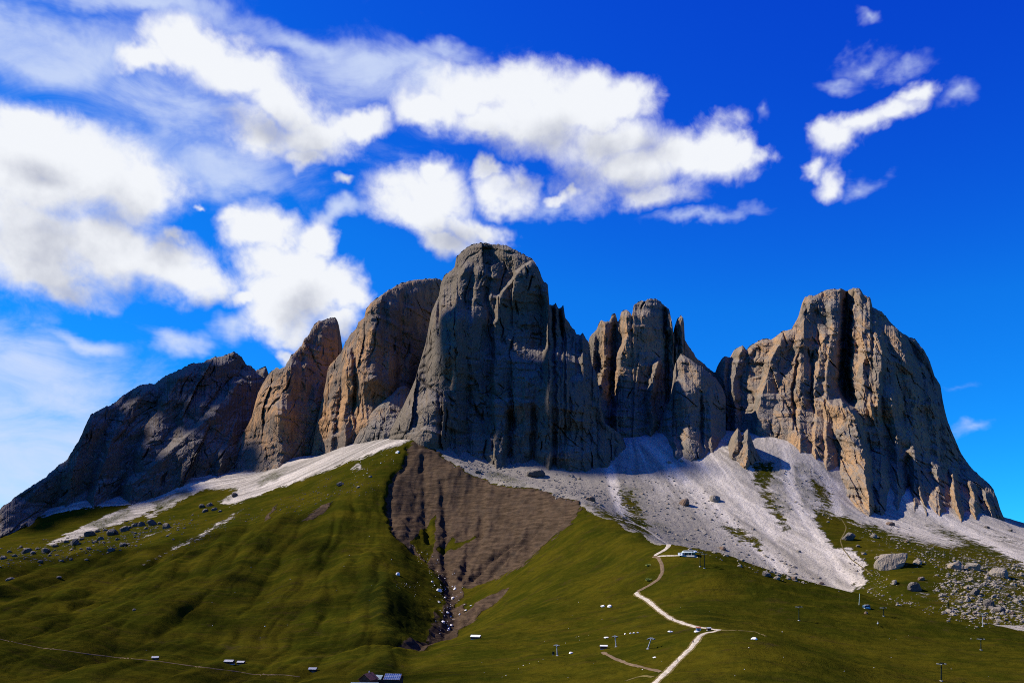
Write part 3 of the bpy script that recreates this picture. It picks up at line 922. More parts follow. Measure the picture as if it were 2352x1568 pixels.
    jt2 = ridged((X0 - 0.55 * Z0) / 90.0 - wrp, (Z0 + 0.55 * X0) / 330.0, 2, seed + 35)
    joint = smooth01(jt, 0.88, 0.985) + 0.8 * smooth01(jt2, 0.90, 0.985)
    en = 0.35 + 0.65 * np.clip(dist / 12.0, 0, 1)
    rough = np.clip(0.75 + 0.9 * fbm(X0 / 110, Z0 / 90, 2, seed + 68), 0.25, 1.3)
    rel = rel + en * (n1[2] * a + 0.75 * n2[2] * rough * b2 + n3[2] * 1.25 * rough * c2 + 0.62 * n2[2] * rough * e2 + 0.45 * n3[2] * rough * f2 + 1.1 * rough * d2 + 16 * big - (5.0 + 15.0 * cmask) * smooth01(crk, 0.86, 0.985) - strata * (0.35 + 2.4 * lmask) * saw - ledge * (0.25 + lmask) * st2 - 9.0 * joint * (1 - 0.6 * cmask))
    Yf = Yb - rel
    FX, FY, FZ = (PX - CX) / F * Yf, Yf, (HY - PY) / F * Yf
    # far side, falling away behind the skyline
    tx, ty, tz = FX[0], FY[0], FZ[0]
    zlow = FZ[-1]
    back = []
    for dyb, fz in ((420, 1.0), (300, 0.75), (190, 0.45), (100, 0.2), (45, 0.07), (14, 0.012)):
        nz = fbm(tx / 40, tx * 0 + dyb / 40.0, 3, seed + 80)
        back.append((tx, ty + dyb * (1 + 0.15 * nz), tz - (tz - zlow).clip(2) * fz * (1 + 0.2 * nz)))
    FX = np.concatenate([np.stack([q[0] for q in back]), FX])
    FY = np.concatenate([np.stack([q[1] for q in back]), FY])
    FZ = np.concatenate([np.stack([q[2] for q in back]), FZ])
    V = np.stack([FX, FY, FZ], -1).reshape(-1, 3)
    Q = grid_quads(*FX.shape)[:, ::-1]
    me = mesh_np(name, V, Q, M[mat], flat=True)
    return tag(add(name, me), label, cat, kind=kind)


massif('left_ridge',
       [(-120, 1225), (-60, 1200), (0, 1167), (54, 1128), (101, 1098), (134, 1068), (153, 1056), (181, 1012), (202, 965), (208, 953), (240, 936), (245, 932), (250, 934), (269, 921), (282, 908), (322, 885), (346, 880), (352, 883), (366, 873),
        (380, 863), (403, 854), (437, 836), (467, 832), (487, 821), (517, 816), (534, 808), (544, 810), (554, 819), (564, 834), (588, 849), (600, 846), (611, 841), (614, 862), (640, 900), (660, 960)],
       [(-120, 1290), (0, 1280), (100, 1250), (200, 1200), (336, 1190), (440, 1150), (560, 1130), (660, 1100)],
       [(-120, 1260, 1880), (0, 1234, 1900), (0, 1167, 1960), (100, 1200, 1990), (100, 1098, 2080), (188, 1150, 2090), (205, 955, 2280), (336, 1142, 2150), (330, 885, 2480), (440, 1095, 2220), (450, 833, 2600), (540, 810, 2680), (560, 1085, 2260), (600, 860, 2720), (600, 980, 2520), (250, 1050, 2200), (400, 1000, 2330), (480, 930, 2430)],
       [('r', [(556, 865), (520, 915), (487, 952), (420, 1010), (350, 1070), (302, 1113)], 26, 150, 55), ('r', [(330, 890), (262, 990), (215, 1140)], 20, 60, 40), ('r', [(420, 850), (372, 950), (330, 1040)], 25, 60, 40),
        ('r', [(490, 825), (452, 900), (420, 960)], 20, 60, 40), ('r', [(210, 960), (175, 1060), (150, 1160)], 25, 50, 30), ('r', [(575, 850), (545, 960), (500, 1080)], 20, 50, 40), ('r', [(610, 845), (598, 880), (585, 960)], 12, 40, 30)],
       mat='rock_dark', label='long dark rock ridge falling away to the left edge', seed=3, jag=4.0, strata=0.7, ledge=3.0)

massif('left_tower',
       [(488, 1105), (504, 1083), (537, 1029), (564, 985), (578, 958), (591, 905), (605, 878), (618, 858), (635, 842), (642, 846), (655, 841), (668, 817), (686, 800), (689, 795), (692, 797), (699, 777), (709, 767), (722, 745), (732, 737), (746, 732), (769, 729), (775, 736), (777, 743), (779, 807), (781, 860), (784, 1000), (788, 1050)],
       [(488, 1140), (600, 1125), (700, 1090), (788, 1080)],
       [(500, 1095, 2240), (530, 1060, 2290), (560, 1000, 2370), (600, 870, 2450), (571, 1088, 2230), (600, 1000, 2300), (638, 1075, 2190), (640, 950, 2230), (660, 860, 2330), (700, 1040, 2290), (700, 900, 2380), (700, 780, 2460), (760, 1040, 2410), (770, 850, 2540), (765, 735, 2550)],
       [('r', [(672, 830), (645, 920), (640, 980), (640, 1040)], 60, 60, 30), ('r', [(740, 740), (735, 850), (720, 1000)], 18, 40, 18), ('g', [(690, 800), (685, 900), (680, 1040)], 16, 16, 16)],
       mat='rock_orange', label='pointed rock tower with a sunlit orange lower face, left of the domed wall', seed=5, jag=3.5, n1=(62, 190, 24), rnd_d=14)

massif('domed_wall',
       [(715, 1040), (719, 1022), (726, 975), (739, 921), (749, 874), (753, 843), (783, 810), (793, 786), (806, 766), (820, 753), (823, 739), (837, 729), (840, 712), (852, 695), (870, 682), (887, 669), (921, 650), (954, 642), (1001, 638), (1016, 645), (1040, 700), (1050, 800)],
       [(715, 1075), (800, 1050), (900, 1020), (1050, 1000)],
       [(722, 1030, 2230), (745, 880, 2340), (765, 1000, 2200), (790, 1010, 2150), (770, 860, 2300), (792, 860, 2220), (815, 760, 2340), (822, 930, 2180), (826, 1000, 2140), (851, 975, 2070), (856, 870, 2110), (856, 760, 2190), (870, 690, 2270), (900, 930, 2210), (900, 760, 2290), (930, 800, 2340), (920, 660, 2370), (950, 900, 2330), (1000, 640, 2480), (1000, 850, 2470), (1020, 900, 2480)],
       [('r', [(800, 800), (797, 880), (792, 970)], 14, 14, 30), ('r', [(770, 850), (768, 920), (760, 1000)], 18, 12, 26), ('g', [(812, 800), (815, 900), (815, 980)], 6, 10, 26), ('r', [(900, 690), (896, 820), (890, 920)], 14, 30, 20), ('r', [(950, 660), (945, 790), (935, 900)], 14, 30, 20), ('g', [(925, 670), (920, 800), (915, 900)], 9, 9, 18)],
       mat='rock_orange', label='domed rock wall with a tall sunlit orange pillar', seed=8, jag=3.0, n1=(50, 220, 22), n2=(22, 80, 10), rnd_d=14)

massif('grey_slab',
       [(805, 1030), (820, 1000), (837, 968), (864, 934), (900, 905), (917, 887), (935, 885), (945, 895), (965, 930)],
       [(805, 1060), (880, 1040), (965, 1030)],
       [(820, 1010, 2090), (864, 990, 2050), (864, 936, 2120), (917, 890, 2170), (917, 990, 2030), (945, 900, 2190), (960, 1000, 2040)],
       [('r', [(905, 905), (880, 960), (860, 1010)], 25, 40, 18)],
       mat='rock', label='grey leaning slab at the foot of the domed wall', seed=9, jag=3.0, rnd_d=14)

massif('central_peak',
       [(872, 1022), (887, 1005), (907, 968), (938, 907), (954, 870), (978, 786), (991, 716), (1008, 679), (1013, 649), (1021, 632), (1040, 618), (1045, 612), (1047, 592), (1069, 571), (1085, 562), (1102, 558), (1136, 560), (1169, 565), (1190, 578), (1223, 595), (1237, 618), (1247, 645), (1258, 652), (1262, 699), (1270, 702), (1277, 696), (1281, 709),
        (1288, 708), (1294, 701), (1298, 729), (1302, 734), (1314, 753), (1320, 756), (1324, 766), (1333, 770), (1339, 765), (1343, 774), (1352, 785), (1357, 815), (1359, 837), (1369, 854), (1379, 904), (1382, 938), (1389, 971), (1410, 985), (1426, 997), (1440, 1030)],
       [(872, 1045), (948, 1030), (1000, 1060), (1117, 1085), (1200, 1100), (1300, 1100), (1350, 1105), (1440, 1080)],
       [(890, 1005, 1985), (938, 907, 2060), (978, 786, 2150), (1010, 680, 2230), (948, 1006, 1860), (960, 930, 1950), (1000, 1010, 1835), (1008, 930, 1870), (1028, 810, 1950), (1045, 730, 2000), (1040, 1010, 1960), (1055, 930, 1980), (1075, 820, 2030), (1117, 1048, 1900), (1130, 920, 1965), (1150, 870, 1985), (1150, 770, 2110), (1100, 775, 2080), (1090, 870, 2010), (1200, 1062, 1875), (1200, 920, 1945), (1210, 870, 1965),
        (1250, 780, 2110), (1300, 1062, 1860), (1300, 920, 1935), (1290, 865, 1965), (1350, 1072, 1865), (1390, 1010, 1950), (1350, 860, 2040), (1425, 1030, 1960), (1060, 705, 2120), (1100, 640, 2180), (1110, 562, 2240), (1150, 705, 2150), (1150, 748, 2125), (1200, 735, 2140), (1200, 600, 2200), (1240, 650, 2180), (1255, 740, 2160), (1300, 745, 2190), (1340, 775, 2170)],
       [('r', [(1230, 598), (1195, 620), (1150, 680), (1137, 745)], 10, 90, 44), ('r', [(1068, 600), (1055, 650), (1050, 720)], 14, 22, 34), ('r', [(1100, 610), (1092, 660), (1085, 730)], 10, 26, 20), ('g', [(1125, 600), (1118, 680), (1125, 745)], 9, 9, 20),
        ('r', [(1330, 860), (1318, 930), (1310, 1060)], 34, 60, 34), ('r', [(1262, 870), (1256, 960), (1250, 1060)], 18, 30, 24), ('r', [(1208, 860), (1203, 960), (1196, 1060)], 16, 26, 24), ('r', [(1150, 800), (1142, 900), (1130, 1040)], 16, 26, 22), ('r', [(1375, 880), (1380, 960), (1392, 1040)], 16, 40, 26), ('r', [(1100, 800), (1092, 900), (1080, 1020)], 14, 26, 20),
        ('r', [(1278, 697), (1283, 780)], 8, 10, 34), ('r', [(1295, 703), (1301, 790)], 8, 12, 34), ('r', [(1256, 655), (1262, 750)], 16, 12, 46), ('r', [(1338, 767), (1342, 860)], 10, 12, 30), ('g', [(1270, 705), (1273, 790)], 5, 5, 30), ('g', [(1288, 712), (1291, 790)], 4, 4, 30), ('g', [(1172, 940), (1170, 1000), (1168, 1060)], 14, 14, 44), ('g', [(1228, 930), (1226, 990), (1224, 1060)], 9, 9, 24), ('r', [(1310, 770), (1300, 820), (1290, 880)], 20, 30, 26), ('r', [(965, 850), (950, 920), (930, 1000)], 20, 20, 14)],
       mat='rock_central', label='tall central peak with a rounded summit and dark broad wall', seed=11, jag=3.4)

massif('needle_group',
       [(1335, 830), (1345, 800), (1352, 783), (1355, 771), (1362, 764), (1369, 760), (1376, 742), (1382, 733), (1388, 739), (1399, 738), (1403, 730), (1406, 721), (1414, 721), (1417, 733), (1419, 741), (1424, 730), (1426, 716), (1438, 711), (1446, 716), (1451, 723), (1454, 712), (1456, 699), (1476, 689), (1503, 685), (1518, 692), (1523, 699), (1530, 704),
        (1537, 712), (1545, 743), (1547, 775), (1550, 748), (1554, 736), (1560, 727), (1564, 722), (1570, 730), (1572, 755), (1573, 780), (1584, 800), (1594, 810), (1597, 820), (1618, 837), (1644, 857), (1658, 884), (1670, 920), (1690, 980)],
       [(1335, 1030), (1440, 1050), (1500, 1035), (1560, 1040), (1690, 1050)],
       [(1345, 850, 2380), (1360, 800, 2360), (1400, 990, 2200), (1450, 1010, 2140), (1500, 990, 2150), (1450, 800, 2310), (1480, 690, 2390), (1525, 985, 2160), (1540, 800, 2340), (1570, 730, 2420), (1600, 830, 2420), (1640, 860, 2420), (1640, 1000, 2320), (1690, 980, 2340)],
       [('r', [(1392, 733), (1388, 820), (1380, 920)], 26, 22, 42), ('g', [(1410, 745), (1408, 830), (1400, 930)], 8, 12, 40), ('r', [(1440, 712), (1440, 770), (1424, 830), (1418, 920)], 14, 90, 62), ('r', [(1470, 800), (1462, 870), (1455, 960)], 12, 60, 50),
        ('g', [(1526, 695), (1531, 800), (1534, 920)], 7, 7, 34), ('r', [(1540, 715), (1546, 800), (1548, 920)], 12, 24, 40), ('r', [(1513, 820), (1503, 868), (1494, 905), (1496, 960)], 16, 13, 90), ('r', [(1564, 722), (1566, 780), (1568, 850)], 9, 14, 40), ('g', [(1549, 745), (1550, 800), (1556, 880)], 4, 5, 40), ('r', [(1365, 765), (1360, 850), (1356, 930)], 10, 14, 26)],
       mat='rock_warm', label='cluster of rock needles and towers right of the central peak', seed=14, jag=4.4, n1=(40, 150, 18), n2=(18, 50, 9), rnd_d=7, rnd=10, step=1.7)

massif('front_tower',
       [(1512, 985), (1518, 962), (1523, 950), (1535, 925), (1545, 910), (1549, 860), (1553, 830), (1563, 812), (1580, 822), (1600, 835), (1620, 848), (1644, 868), (1658, 888), (1668, 915), (1675, 938), (1678, 980), (1674, 1005), (1668, 1025)],
       [(1512, 1040), (1560, 1070), (1624, 1075), (1668, 1060)],
       [(1520, 962, 2150), (1528, 1000, 2060), (1560, 1028, 1995), (1560, 920, 2090), (1563, 815, 2230), (1600, 1034, 1975), (1600, 900, 2085), (1640, 1028, 2000), (1650, 900, 2170), (1672, 985, 2120)],
       [('r', [(1563, 813), (1574, 880), (1580, 950), (1584, 1030)], 36, 60, 30), ('r', [(1530, 945), (1538, 985), (1552, 1025)], 18, 22, 34), ('g', [(1610, 900), (1612, 960), (1612, 1030)], 7, 7, 26), ('r', [(1632, 890), (1636, 960), (1636, 1030)], 16, 30, 26)],
       mat='rock', label='broad grey buttress in front of the needles, above the scree', seed=17, jag=2.5, rnd_d=14, step=1.7)

massif('right_peak',
       [(1640, 900), (1648, 858), (1649, 838), (1659, 821), (1668, 818), (1678, 819), (1686, 804), (1700, 795), (1706, 793), (1712, 799), (1715, 804), (1723, 794), (1743, 782), (1763, 777), (1770, 781), (1797, 761), (1821, 754), (1823, 747), (1832, 730), (1841, 710), (1847, 683), (1859, 677), (1868, 680), (1874, 678), (1898, 665), (1931, 663), (1945, 667), (1958, 662), (1975, 663),
        (1983, 675), (1999, 682), (2004, 705), (2025, 715), (2046, 740), (2066, 759), (2086, 774), (2103, 779), (2123, 804), (2136, 831), (2146, 861), (2160, 885), (2167, 929), (2177, 969), (2190, 999), (2204, 1033), (2217, 1056), (2240, 1083), (2271, 1110), (2281, 1123), (2291, 1147), (2298, 1170), (2308, 1195)],
       [(1640, 1030), (1720, 1030), (1800, 1050), (1870, 1060), (1900, 1120), (1960, 1175), (2010, 1215), (2060, 1180), (2120, 1195), (2200, 1220), (2308, 1230)],
       [(1650, 870, 2340), (1655, 980, 2260), (1700, 800, 2370), (1720, 985, 2180), (1760, 985, 2120), (1800, 1008, 2070), (1820, 760, 2330), (1850, 690, 2390), (1900, 670, 2410), (1980, 670, 2410), (2050, 750, 2340), (2120, 810, 2310), (2160, 900, 2260), (2204, 1040, 2150), (2290, 1150, 1990), (2304, 1195, 1950), (1860, 1022, 2030), (1890, 900, 2150), (1880, 800, 2260),
        (1890, 1047, 2000), (1948, 1125, 1900), (1999, 1170, 1850), (2066, 1130, 1950), (2158, 1175, 1880), (2210, 1175, 1880), (2256, 1182, 1900), (2000, 880, 2170), (2050, 900, 2160), (2030, 1000, 2120), (2080, 1000, 2110), (2040, 1085, 2010), (2000, 780, 2250), (1950, 880, 2190)],
       [('r', [(1928, 915), (1950, 938), (1966, 959), (1975, 1000), (1985, 1046), (1991, 1100), (1998, 1165)], 62, 16, 105),
        ('g', [(1950, 660), (1946, 740), (1944, 800), (1942, 870), (1954, 925)], 22, 17, 170),
        ('r', [(1866, 682), (1850, 735), (1838, 790)], 16, 24, 30), ('r', [(1905, 690), (1912, 760), (1900, 830), (1898, 880)], 12, 26, 26), ('r', [(1895, 760), (1880, 830), (1872, 900)], 9, 30, 22), 
        ('r', [(1800, 765), (1770, 830), (1752, 900), (1738, 975)], 14, 34, 40), ('r', [(1706, 794), (1692, 850), (1684, 900), (1690, 960)], 20, 14, 40), ('r', [(1668, 819), (1664, 870), (1672, 960)], 16, 10, 34), ('g', [(1836, 810), (1822, 880), (1826, 980)], 5, 7, 24), ('g', [(1868, 800), (1862, 850), (1870, 950)], 5, 6, 20),
        ('r', [(1850, 930), (1840, 970), (1830, 1010)], 24, 40, 22), ('r', [(1972, 668), (1988, 715), (1984, 760)], 16, 30, 34), ('r', [(2010, 760), (2022, 800), (2026, 850), (2018, 868)], 50, 12, 44), ('r', [(2046, 742), (2072, 800), (2100, 860)], 26, 44, 40), ('r', [(2112, 790), (2126, 860), (2140, 930), (2152, 1010)], 26, 30, 34),
        ('r', [(1996, 915), (2004, 955), (2022, 1005)], 16, 26, 48), ('r', [(2040, 890), (2052, 940), (2060, 1000)], 22, 30, 34), ('r', [(2106, 1068), (2110, 1110), (2126, 1170)], 16, 14, 46), ('r', [(2150, 1062), (2154, 1110), (2160, 1180)], 10, 14, 36), ('r', [(2184, 1075), (2190, 1120), (2206, 1185)], 10, 12, 44), ('r', [(2230, 1105), (2236, 1145), (2240, 1190)], 10, 12, 36), ('r', [(2262, 1125), (2268, 1155), (2284, 1195)], 10, 10, 28),
        ('g', [(2085, 1040), (2090, 1100), (2088, 1170)], 14, 12, 36), ('r', [(2090, 890), (2106, 950), (2120, 1020)], 18, 30, 30)],
       mat='rock_warm', label='massive right hand peak with deep central gully and sunlit ribs', seed=21, jag=3.0, rnd_d=12)

massif('scree_spire',
       [(1668, 1055), (1680, 1036), (1688, 1004), (1695, 981), (1700, 990), (1706, 1006), (1712, 994), (1718, 984), (1724, 1002), (1733, 1024), (1746, 1050), (1760, 1080)],
       [(1668, 1070), (1715, 1100), (1760, 1100)],
       [(1672, 1055, 1945), (1697, 984, 1965), (1712, 1066, 1880), (1718, 988, 1950), (1750, 1074, 1925)],
       [('r', [(1718, 986), (1716, 1020), (1712, 1070)], 16, 22, 24), ('r', [(1696, 983), (1690, 1020), (1682, 1050)], 12, 12, 16)],
       mat='rock_warm', label='low broken twin crag standing out of the scree left of the right peak', seed=25, jag=2.6, n1=(26, 40, 7), n2=(11, 18, 4), n3=(5, 6, 2.0), strata=0.8, ledge=2.0, rnd=6, rnd_d=6, step=1.5)
massif('scree_crag',
       [(1566, 1046), (1574, 1036), (1581, 1021), (1588, 1012), (1592, 1018), (1597, 1016), (1604, 1034), (1614, 1048)],
       [(1566, 1056), (1590, 1062), (1614, 1058)],
       [(1570, 1045, 1962), (1588, 1014, 1972), (1590, 1048, 1935), (1610, 1046, 1958)],
       [('r', [(1589, 1013), (1588, 1030), (1586, 1050)], 9, 12, 14)],
       mat='rock_warm', label='small crag on the scree at the foot of the grey buttress', seed=27, jag=2.0, n1=(18, 26, 5), n2=(8, 12, 3), n3=(4, 5, 1.5), strata=0.5, ledge=1.5, rnd=5, rnd_d=5, step=1.5)

# ----------------------------------------------------------------- clouds beyond the left edge placed for their shadows on the mountains and meadow
def ico(sub):
    bm = bmesh.new()
    bmesh.ops.create_icosphere(bm, subdivisions=sub, radius=1.0)
    V = np.array([v.co[:] for v in bm.verts])
    T = np.array([[v.index for v in f.verts] for f in bm.faces])
    bm.free()
    return V, T


ICO = {k: ico(k) for k in (1, 2, 3)}
M['cloud'] = plain('cloud_white', (0.86, 0.87, 0.90), 1.0, 0.05, 0.01)


def cloud_bank(label, targets, t, seed):
    """a cumulus made of many lumps; targets = shaded places (column, row, distance, radius)"""
    r = np.random.RandomState(seed)
    Vs, Ts, k = [], [], 0
    sv = np.array(TO_SUN)
    U, T0 = ICO[3]
    for (px, py, Y, rad) in targets:
        c0 = to_world(np.array(float(px)), np.array(float(py)), float(Y)) + sv * t
        for q in range(7):
            off = r.normal(0, 0.45, 3) * rad
            rr = rad * r.uniform(0.45, 0.75)
            ph = r.uniform(0, 50)
            nz = 1 + 0.28 * fbm(U[:, 0] * 2 + ph, U[:, 1] * 2 + U[:, 2] * 2.3, 4, seed + q)
            Vs.append(c0 + off + U * (rr * nz)[:, None] * np.array([1, 1, 0.7]))
            Ts.append(T0 + k)
            k += len(U)
    me = mesh_np('cloud', np.concatenate(Vs), np.concatenate(Ts), M['cloud'], flat=False, tris=True)
    return tag(add('cloud', me), label, kind='structure')


cloud_bank('white cumulus bank high beyond the left edge of the view', [(1195, 900, 1970, 48), (1245, 930, 1950, 72), (1315, 950, 1930, 78), (1215, 1020, 1890, 60), (1320, 1045, 1880, 66), (1380, 1015, 1920, 50), (1460, 1075, 1850, 30)], 6200, 5)
cloud_bank('unseen cumulus bank added beyond the left edge to shade the left ridge', [(100, 1150, 2050, 80), (190, 1080, 2150, 90), (280, 1010, 2250, 95), (360, 950, 2380, 90), (430, 910, 2480, 80), (500, 870, 2580, 60), (300, 1080, 2200, 60)], 6000, 9)  # unseen cloud added to darken the left ridge


def shade_puffs(label, x0, x1, y0, y1, gap, rad, t, seed):
    """an unseen sheet of small puffs, added to dim the ground; the sun's disc blurs their shadows into thin shade"""
    r = np.random.RandomState(seed)
    sv = np.array(TO_SUN)
    U, T0 = ICO[2]
    Vs, Ts, k = [], [], 0
    for gx in np.arange(x0, x1, gap):
        for gy in np.arange(y0, y1, gap):
            x, y = gx + r.uniform(-0.4, 0.4) * gap, gy + r.uniform(-0.4, 0.4) * gap
            if x / y * F + CX > 905 - 0.10 * max(0, 1100 - y):
                continue
            rr = rad * (0.95 + 0.40 * float(fbm(np.array(x / 170), np.array(y / 210), 2, seed))) * r.uniform(0.8, 1.15)
            c0 = np.array([x, y, -40.0]) + sv * t
            nz = 1 + 0.25 * fbm(U[:, 0] * 2 + gx, U[:, 1] * 2 + U[:, 2] * 2 + gy, 2, seed)
            Vs.append(c0 + U * (rr * nz)[:, None] * np.array([1, 1, 0.8]))
            Ts.append(T0 + k)
            k += len(U)
    me = mesh_np('cloud', np.concatenate(Vs), np.concatenate(Ts), M['cloud'], flat=False, tris=True)
    return tag(add('cloud', me), label, kind='structure')


shade_puffs('unseen sheet of small puffs added beyond the left edge to dim the left meadow', -1050, -90, 560, 1640, 62, 19.5, 6400, 15)  # puffs out of view, sized and spaced for partial shade on the left meadow

# ----------------------------------------------------------------- small materials
M['gravel'] = plain('pale_gravel', (0.36, 0.315, 0.255), 0.95, 0.3, 0.45)
M['dirt'] = plain('brown_dirt', (0.13, 0.092, 0.058), 0.95, 0.25, 0.35)
M['tan'] = plain('worn_turf', (0.105, 0.083, 0.032), 0.95, 0.25, 0.3)
M['boulder'] = rock_material('boulder_rock', grey=(0.35, 0.305, 0.25), warm=(0.46, 0.34, 0.23), dark=(0.14, 0.125, 0.105), warmth=0.4)
M['boulder_dark'] = rock_material('dark_boulder_rock', grey=(0.15, 0.135, 0.12), warm=(0.20, 0.15, 0.11), dark=(0.06, 0.055, 0.052), warmth=0.3)
M['boulder_white'] = plain('white_boulder_rock', (0.74, 0.71, 0.66), 0.9, 0.12, 0.5)
M['boulder_brown'] = rock_material('brown_boulder_rock', grey=(0.24, 0.165, 0.12), warm=(0.33, 0.20, 0.12), dark=(0.10, 0.07, 0.055), warmth=0.5)
M['timber'] = plain('dark_timber', (0.050, 0.032, 0.022), 0.85, 0.35, 0.8)
M['timber_red'] = plain('red_brown_timber', (0.16, 0.060, 0.030), 0.8, 0.3, 0.8)
M['shingle'] = plain('weathered_grey_shingle', (0.34, 0.345, 0.36), 0.85, 0.2, 0.7)
M['shingle_pale'] = plain('pale_sheet_roof', (0.62, 0.63, 0.66), 0.6, 0.1, 0.5)
M['roof_red'] = plain('red_brown_roof', (0.26, 0.10, 0.06), 0.85, 0.3, 0.7)
M['roof_teal'] = plain('grey_teal_roof', (0.20, 0.27, 0.29), 0.7, 0.2, 0.5)
M['steel_green'] = plain('dark_green_steel', (0.014, 0.024, 0.02), 0.9, 0.2, 1.0, 0.0)
M['steel_grey'] = plain('galvanised_steel', (0.34, 0.36, 0.38), 0.5, 0.15, 1.0, 0.3)
M['white_panel'] = plain('white_panel', (0.80, 0.82, 0.82), 0.5, 0.06, 0.5)
M['mint'] = plain('pale_mint_panel', (0.62, 0.74, 0.64), 0.5, 0.06, 0.5)
M['blue_panel'] = plain('dark_blue_panel', (0.03, 0.07, 0.12), 0.5, 0.15, 0.5)
M['glass'] = plain('dark_glass', (0.012, 0.016, 0.02), 0.15, 0.1, 0.5)
M['solar'] = plain('solar_cell_blue', (0.030, 0.065, 0.20), 0.25, 0.15, 0.6)
M['frame'] = plain('aluminium_frame', (0.55, 0.58, 0.62), 0.4, 0.1, 0.6)
M['concrete'] = plain('concrete', (0.42, 0.41, 0.39), 0.9, 0.15, 0.6)
M['bark'] = plain('bark', (0.06, 0.045, 0.032), 0.95, 0.3, 2.0)
M['needles'] = plain('dark_needles', (0.016, 0.028, 0.012), 0.9, 0.45, 0.8)
M['leaf_pale'] = plain('pale_green_leaves', (0.26, 0.30, 0.08), 0.85, 0.4, 0.8)


# ----------------------------------------------------------------- paths
def ribbon(name, label, line, width, mat, lift=0.22):
    pts = resample(line, 1.5)
    P = np.array([spot(x, y)[:2] for x, y in pts])
    # even out the sight-line steps
    for _ in range(4):
        P[1:-1] = 0.25 * P[:-2] + 0.5 * P[1:-1] + 0.25 * P[2:]
    P = resample(P, 1.6)
    tg = np.gradient(P, axis=0)
    tg /= np.hypot(tg[:, 0], tg[:, 1])[:, None] + 1e-9
    nm = np.stack([-tg[:, 1], tg[:, 0]], 1)
    rows = []
    offs = np.linspace(-0.5, 0.5, 5)
    s_ = np.arange(len(P)) * 1.6
    wv = width * (1 + 0.22 * fbm(s_ / 12, s_ * 0, 2, 5))
    for k, o in enumerate(offs):
        q = P + nm * (o * wv * (1 + 0.15 * perlin(s_ / 5, s_ * 0 + k, 9)))[:, None]
        z = ground_xy(q[:, 0], q[:, 1]) + lift * (1.0 if 0 < k < 4 else 0.35)
        rows.append(np.column_stack([q, z]))
    V = np.stack(rows, 1).reshape(-1, 3)
    me = mesh_np(name, V, grid_quads(len(P), 5)[:, ::-1], M[mat], flat=False)
    return tag(add(name, me), label, kind='structure')


PATH_LOW = [(1461, 1359), (1464, 1366), (1483, 1375), (1500, 1389), (1519, 1405), (1543, 1421), (1574, 1432), (1598, 1439), (1623, 1442), (1652, 1446), (1640, 1450), (1623, 1452), (1608, 1459), (1598, 1472), (1587, 1487), (1566, 1507), (1545, 1528), (1528, 1545), (1496, 1575)]
PATH_MID = [(1500, 1277), (1511, 1279), (1519, 1293), (1522, 1312), (1513, 1329), (1489, 1345), (1461, 1359)]
ribbon('path_verge', 'worn turf along both sides of the lower gravel path', PATH_LOW, 6.6, 'tan', 0.12)
ribbon('gravel_path', 'pale gravel path winding down the meadow past the hikers', PATH_LOW, 4.0, 'gravel', 0.26)
ribbon('dirt_path', 'brown stretch of the path between the lift station bend and the lower gravel', PATH_MID, 3.8, 'dirt')
ribbon('gravel_path', 'pale upper bend of the path on the crest left of the lift station', [(1409, 1189), (1440, 1198), (1461, 1203), (1491, 1219), (1513, 1236), (1530, 1246), (1537, 1252), (1530, 1260), (1518, 1267), (1500, 1277)], 5.0, 'gravel')
ribbon('service_track', 'thin pale track running along the crest to the lift station', [(1510, 1277), (1534, 1276), (1572, 1275), (1588, 1278), (1607, 1279)], 2.4, 'gravel')
ribbon('dirt_track', 'brown dirt track from the small dark hut down to the gravel path', [(1384, 1497), (1413, 1512), (1446, 1525), (1479, 1532), (1519, 1542)], 3.0, 'dirt')
ribbon('dirt_track', 'short tan dirt track beside the bottom of the gravel path', [(1436, 1563), (1460, 1555), (1479, 1551), (1502, 1554)], 3.2, 'tan')
ribbon('footpath', 'faint tan footpath along the rim of the near hillock', [(1656, 1446), (1697, 1447), (1735, 1450), (1763, 1462)], 2.0, 'tan')
ribbon('footpath', 'thin footpath crossing the left meadow below the hay barns', [(0, 1467), (94, 1487), (144, 1492), (208, 1502), (269, 1509), (340, 1515), (375, 1519), (437, 1528), (496, 1535), (545, 1541), (582, 1548), (656, 1549), (691, 1554)], 1.7, 'dirt')
ribbon('footpath', 'pale footpath curling round the boulders left of the largest boulder', [(1905, 1178), (1933, 1191), (1944, 1210), (1941, 1221), (1930, 1240), (1936, 1259), (1955, 1284), (1982, 1303), (2005, 1320)], 2.0, 'tan')


# ----------------------------------------------------------------- boulders and stones
def rock_verts(seed, sub):
    r = np.random.RandomState(seed)
    U, T = ICO[sub]
    pl = r.normal(size=(13, 3))
    pl /= np.linalg.norm(pl, axis=1)[:, None]
    dd = r.uniform(0.62, 1.0, 13)
    rad = np.full(len(U), 1.1)
    for n_, d_ in zip(pl, dd):
        c = U @ n_
        rad = np.minimum(rad, np.where(c > 0.05, d_ / np.maximum(c, 0.05), 9))
    rad = rad * (1 + 0.10 * fbm(U[:, 0] * 3 + seed, U[:, 1] * 3 + U[:, 2] * 3, 3, seed))
    V = U * rad[:, None]
    return V / np.abs(V[:, 0]).max() * 0.5, T


ROCKS = {}


def rock_mesh(mat, k, sub):
    key = (mat, k, sub)
    if key not in ROCKS:
        V, T = rock_verts(100 + k, sub)
        ROCKS[key] = mesh_np('boulder', V, T, M[mat], flat=True, tris=True)
    return ROCKS[key]


R_ = random.Random(4)
NTH = 'first second third fourth fifth sixth seventh eighth ninth tenth eleventh twelfth thirteenth fourteenth fifteenth sixteenth seventeenth eighteenth nineteenth twentieth twenty-first twenty-second twenty-third twenty-fourth twenty-fifth twenty-sixth twenty-seventh twenty-eighth twenty-ninth thirtieth thirty-first thirty-second thirty-third thirty-fourth thirty-fifth thirty-sixth'.split()


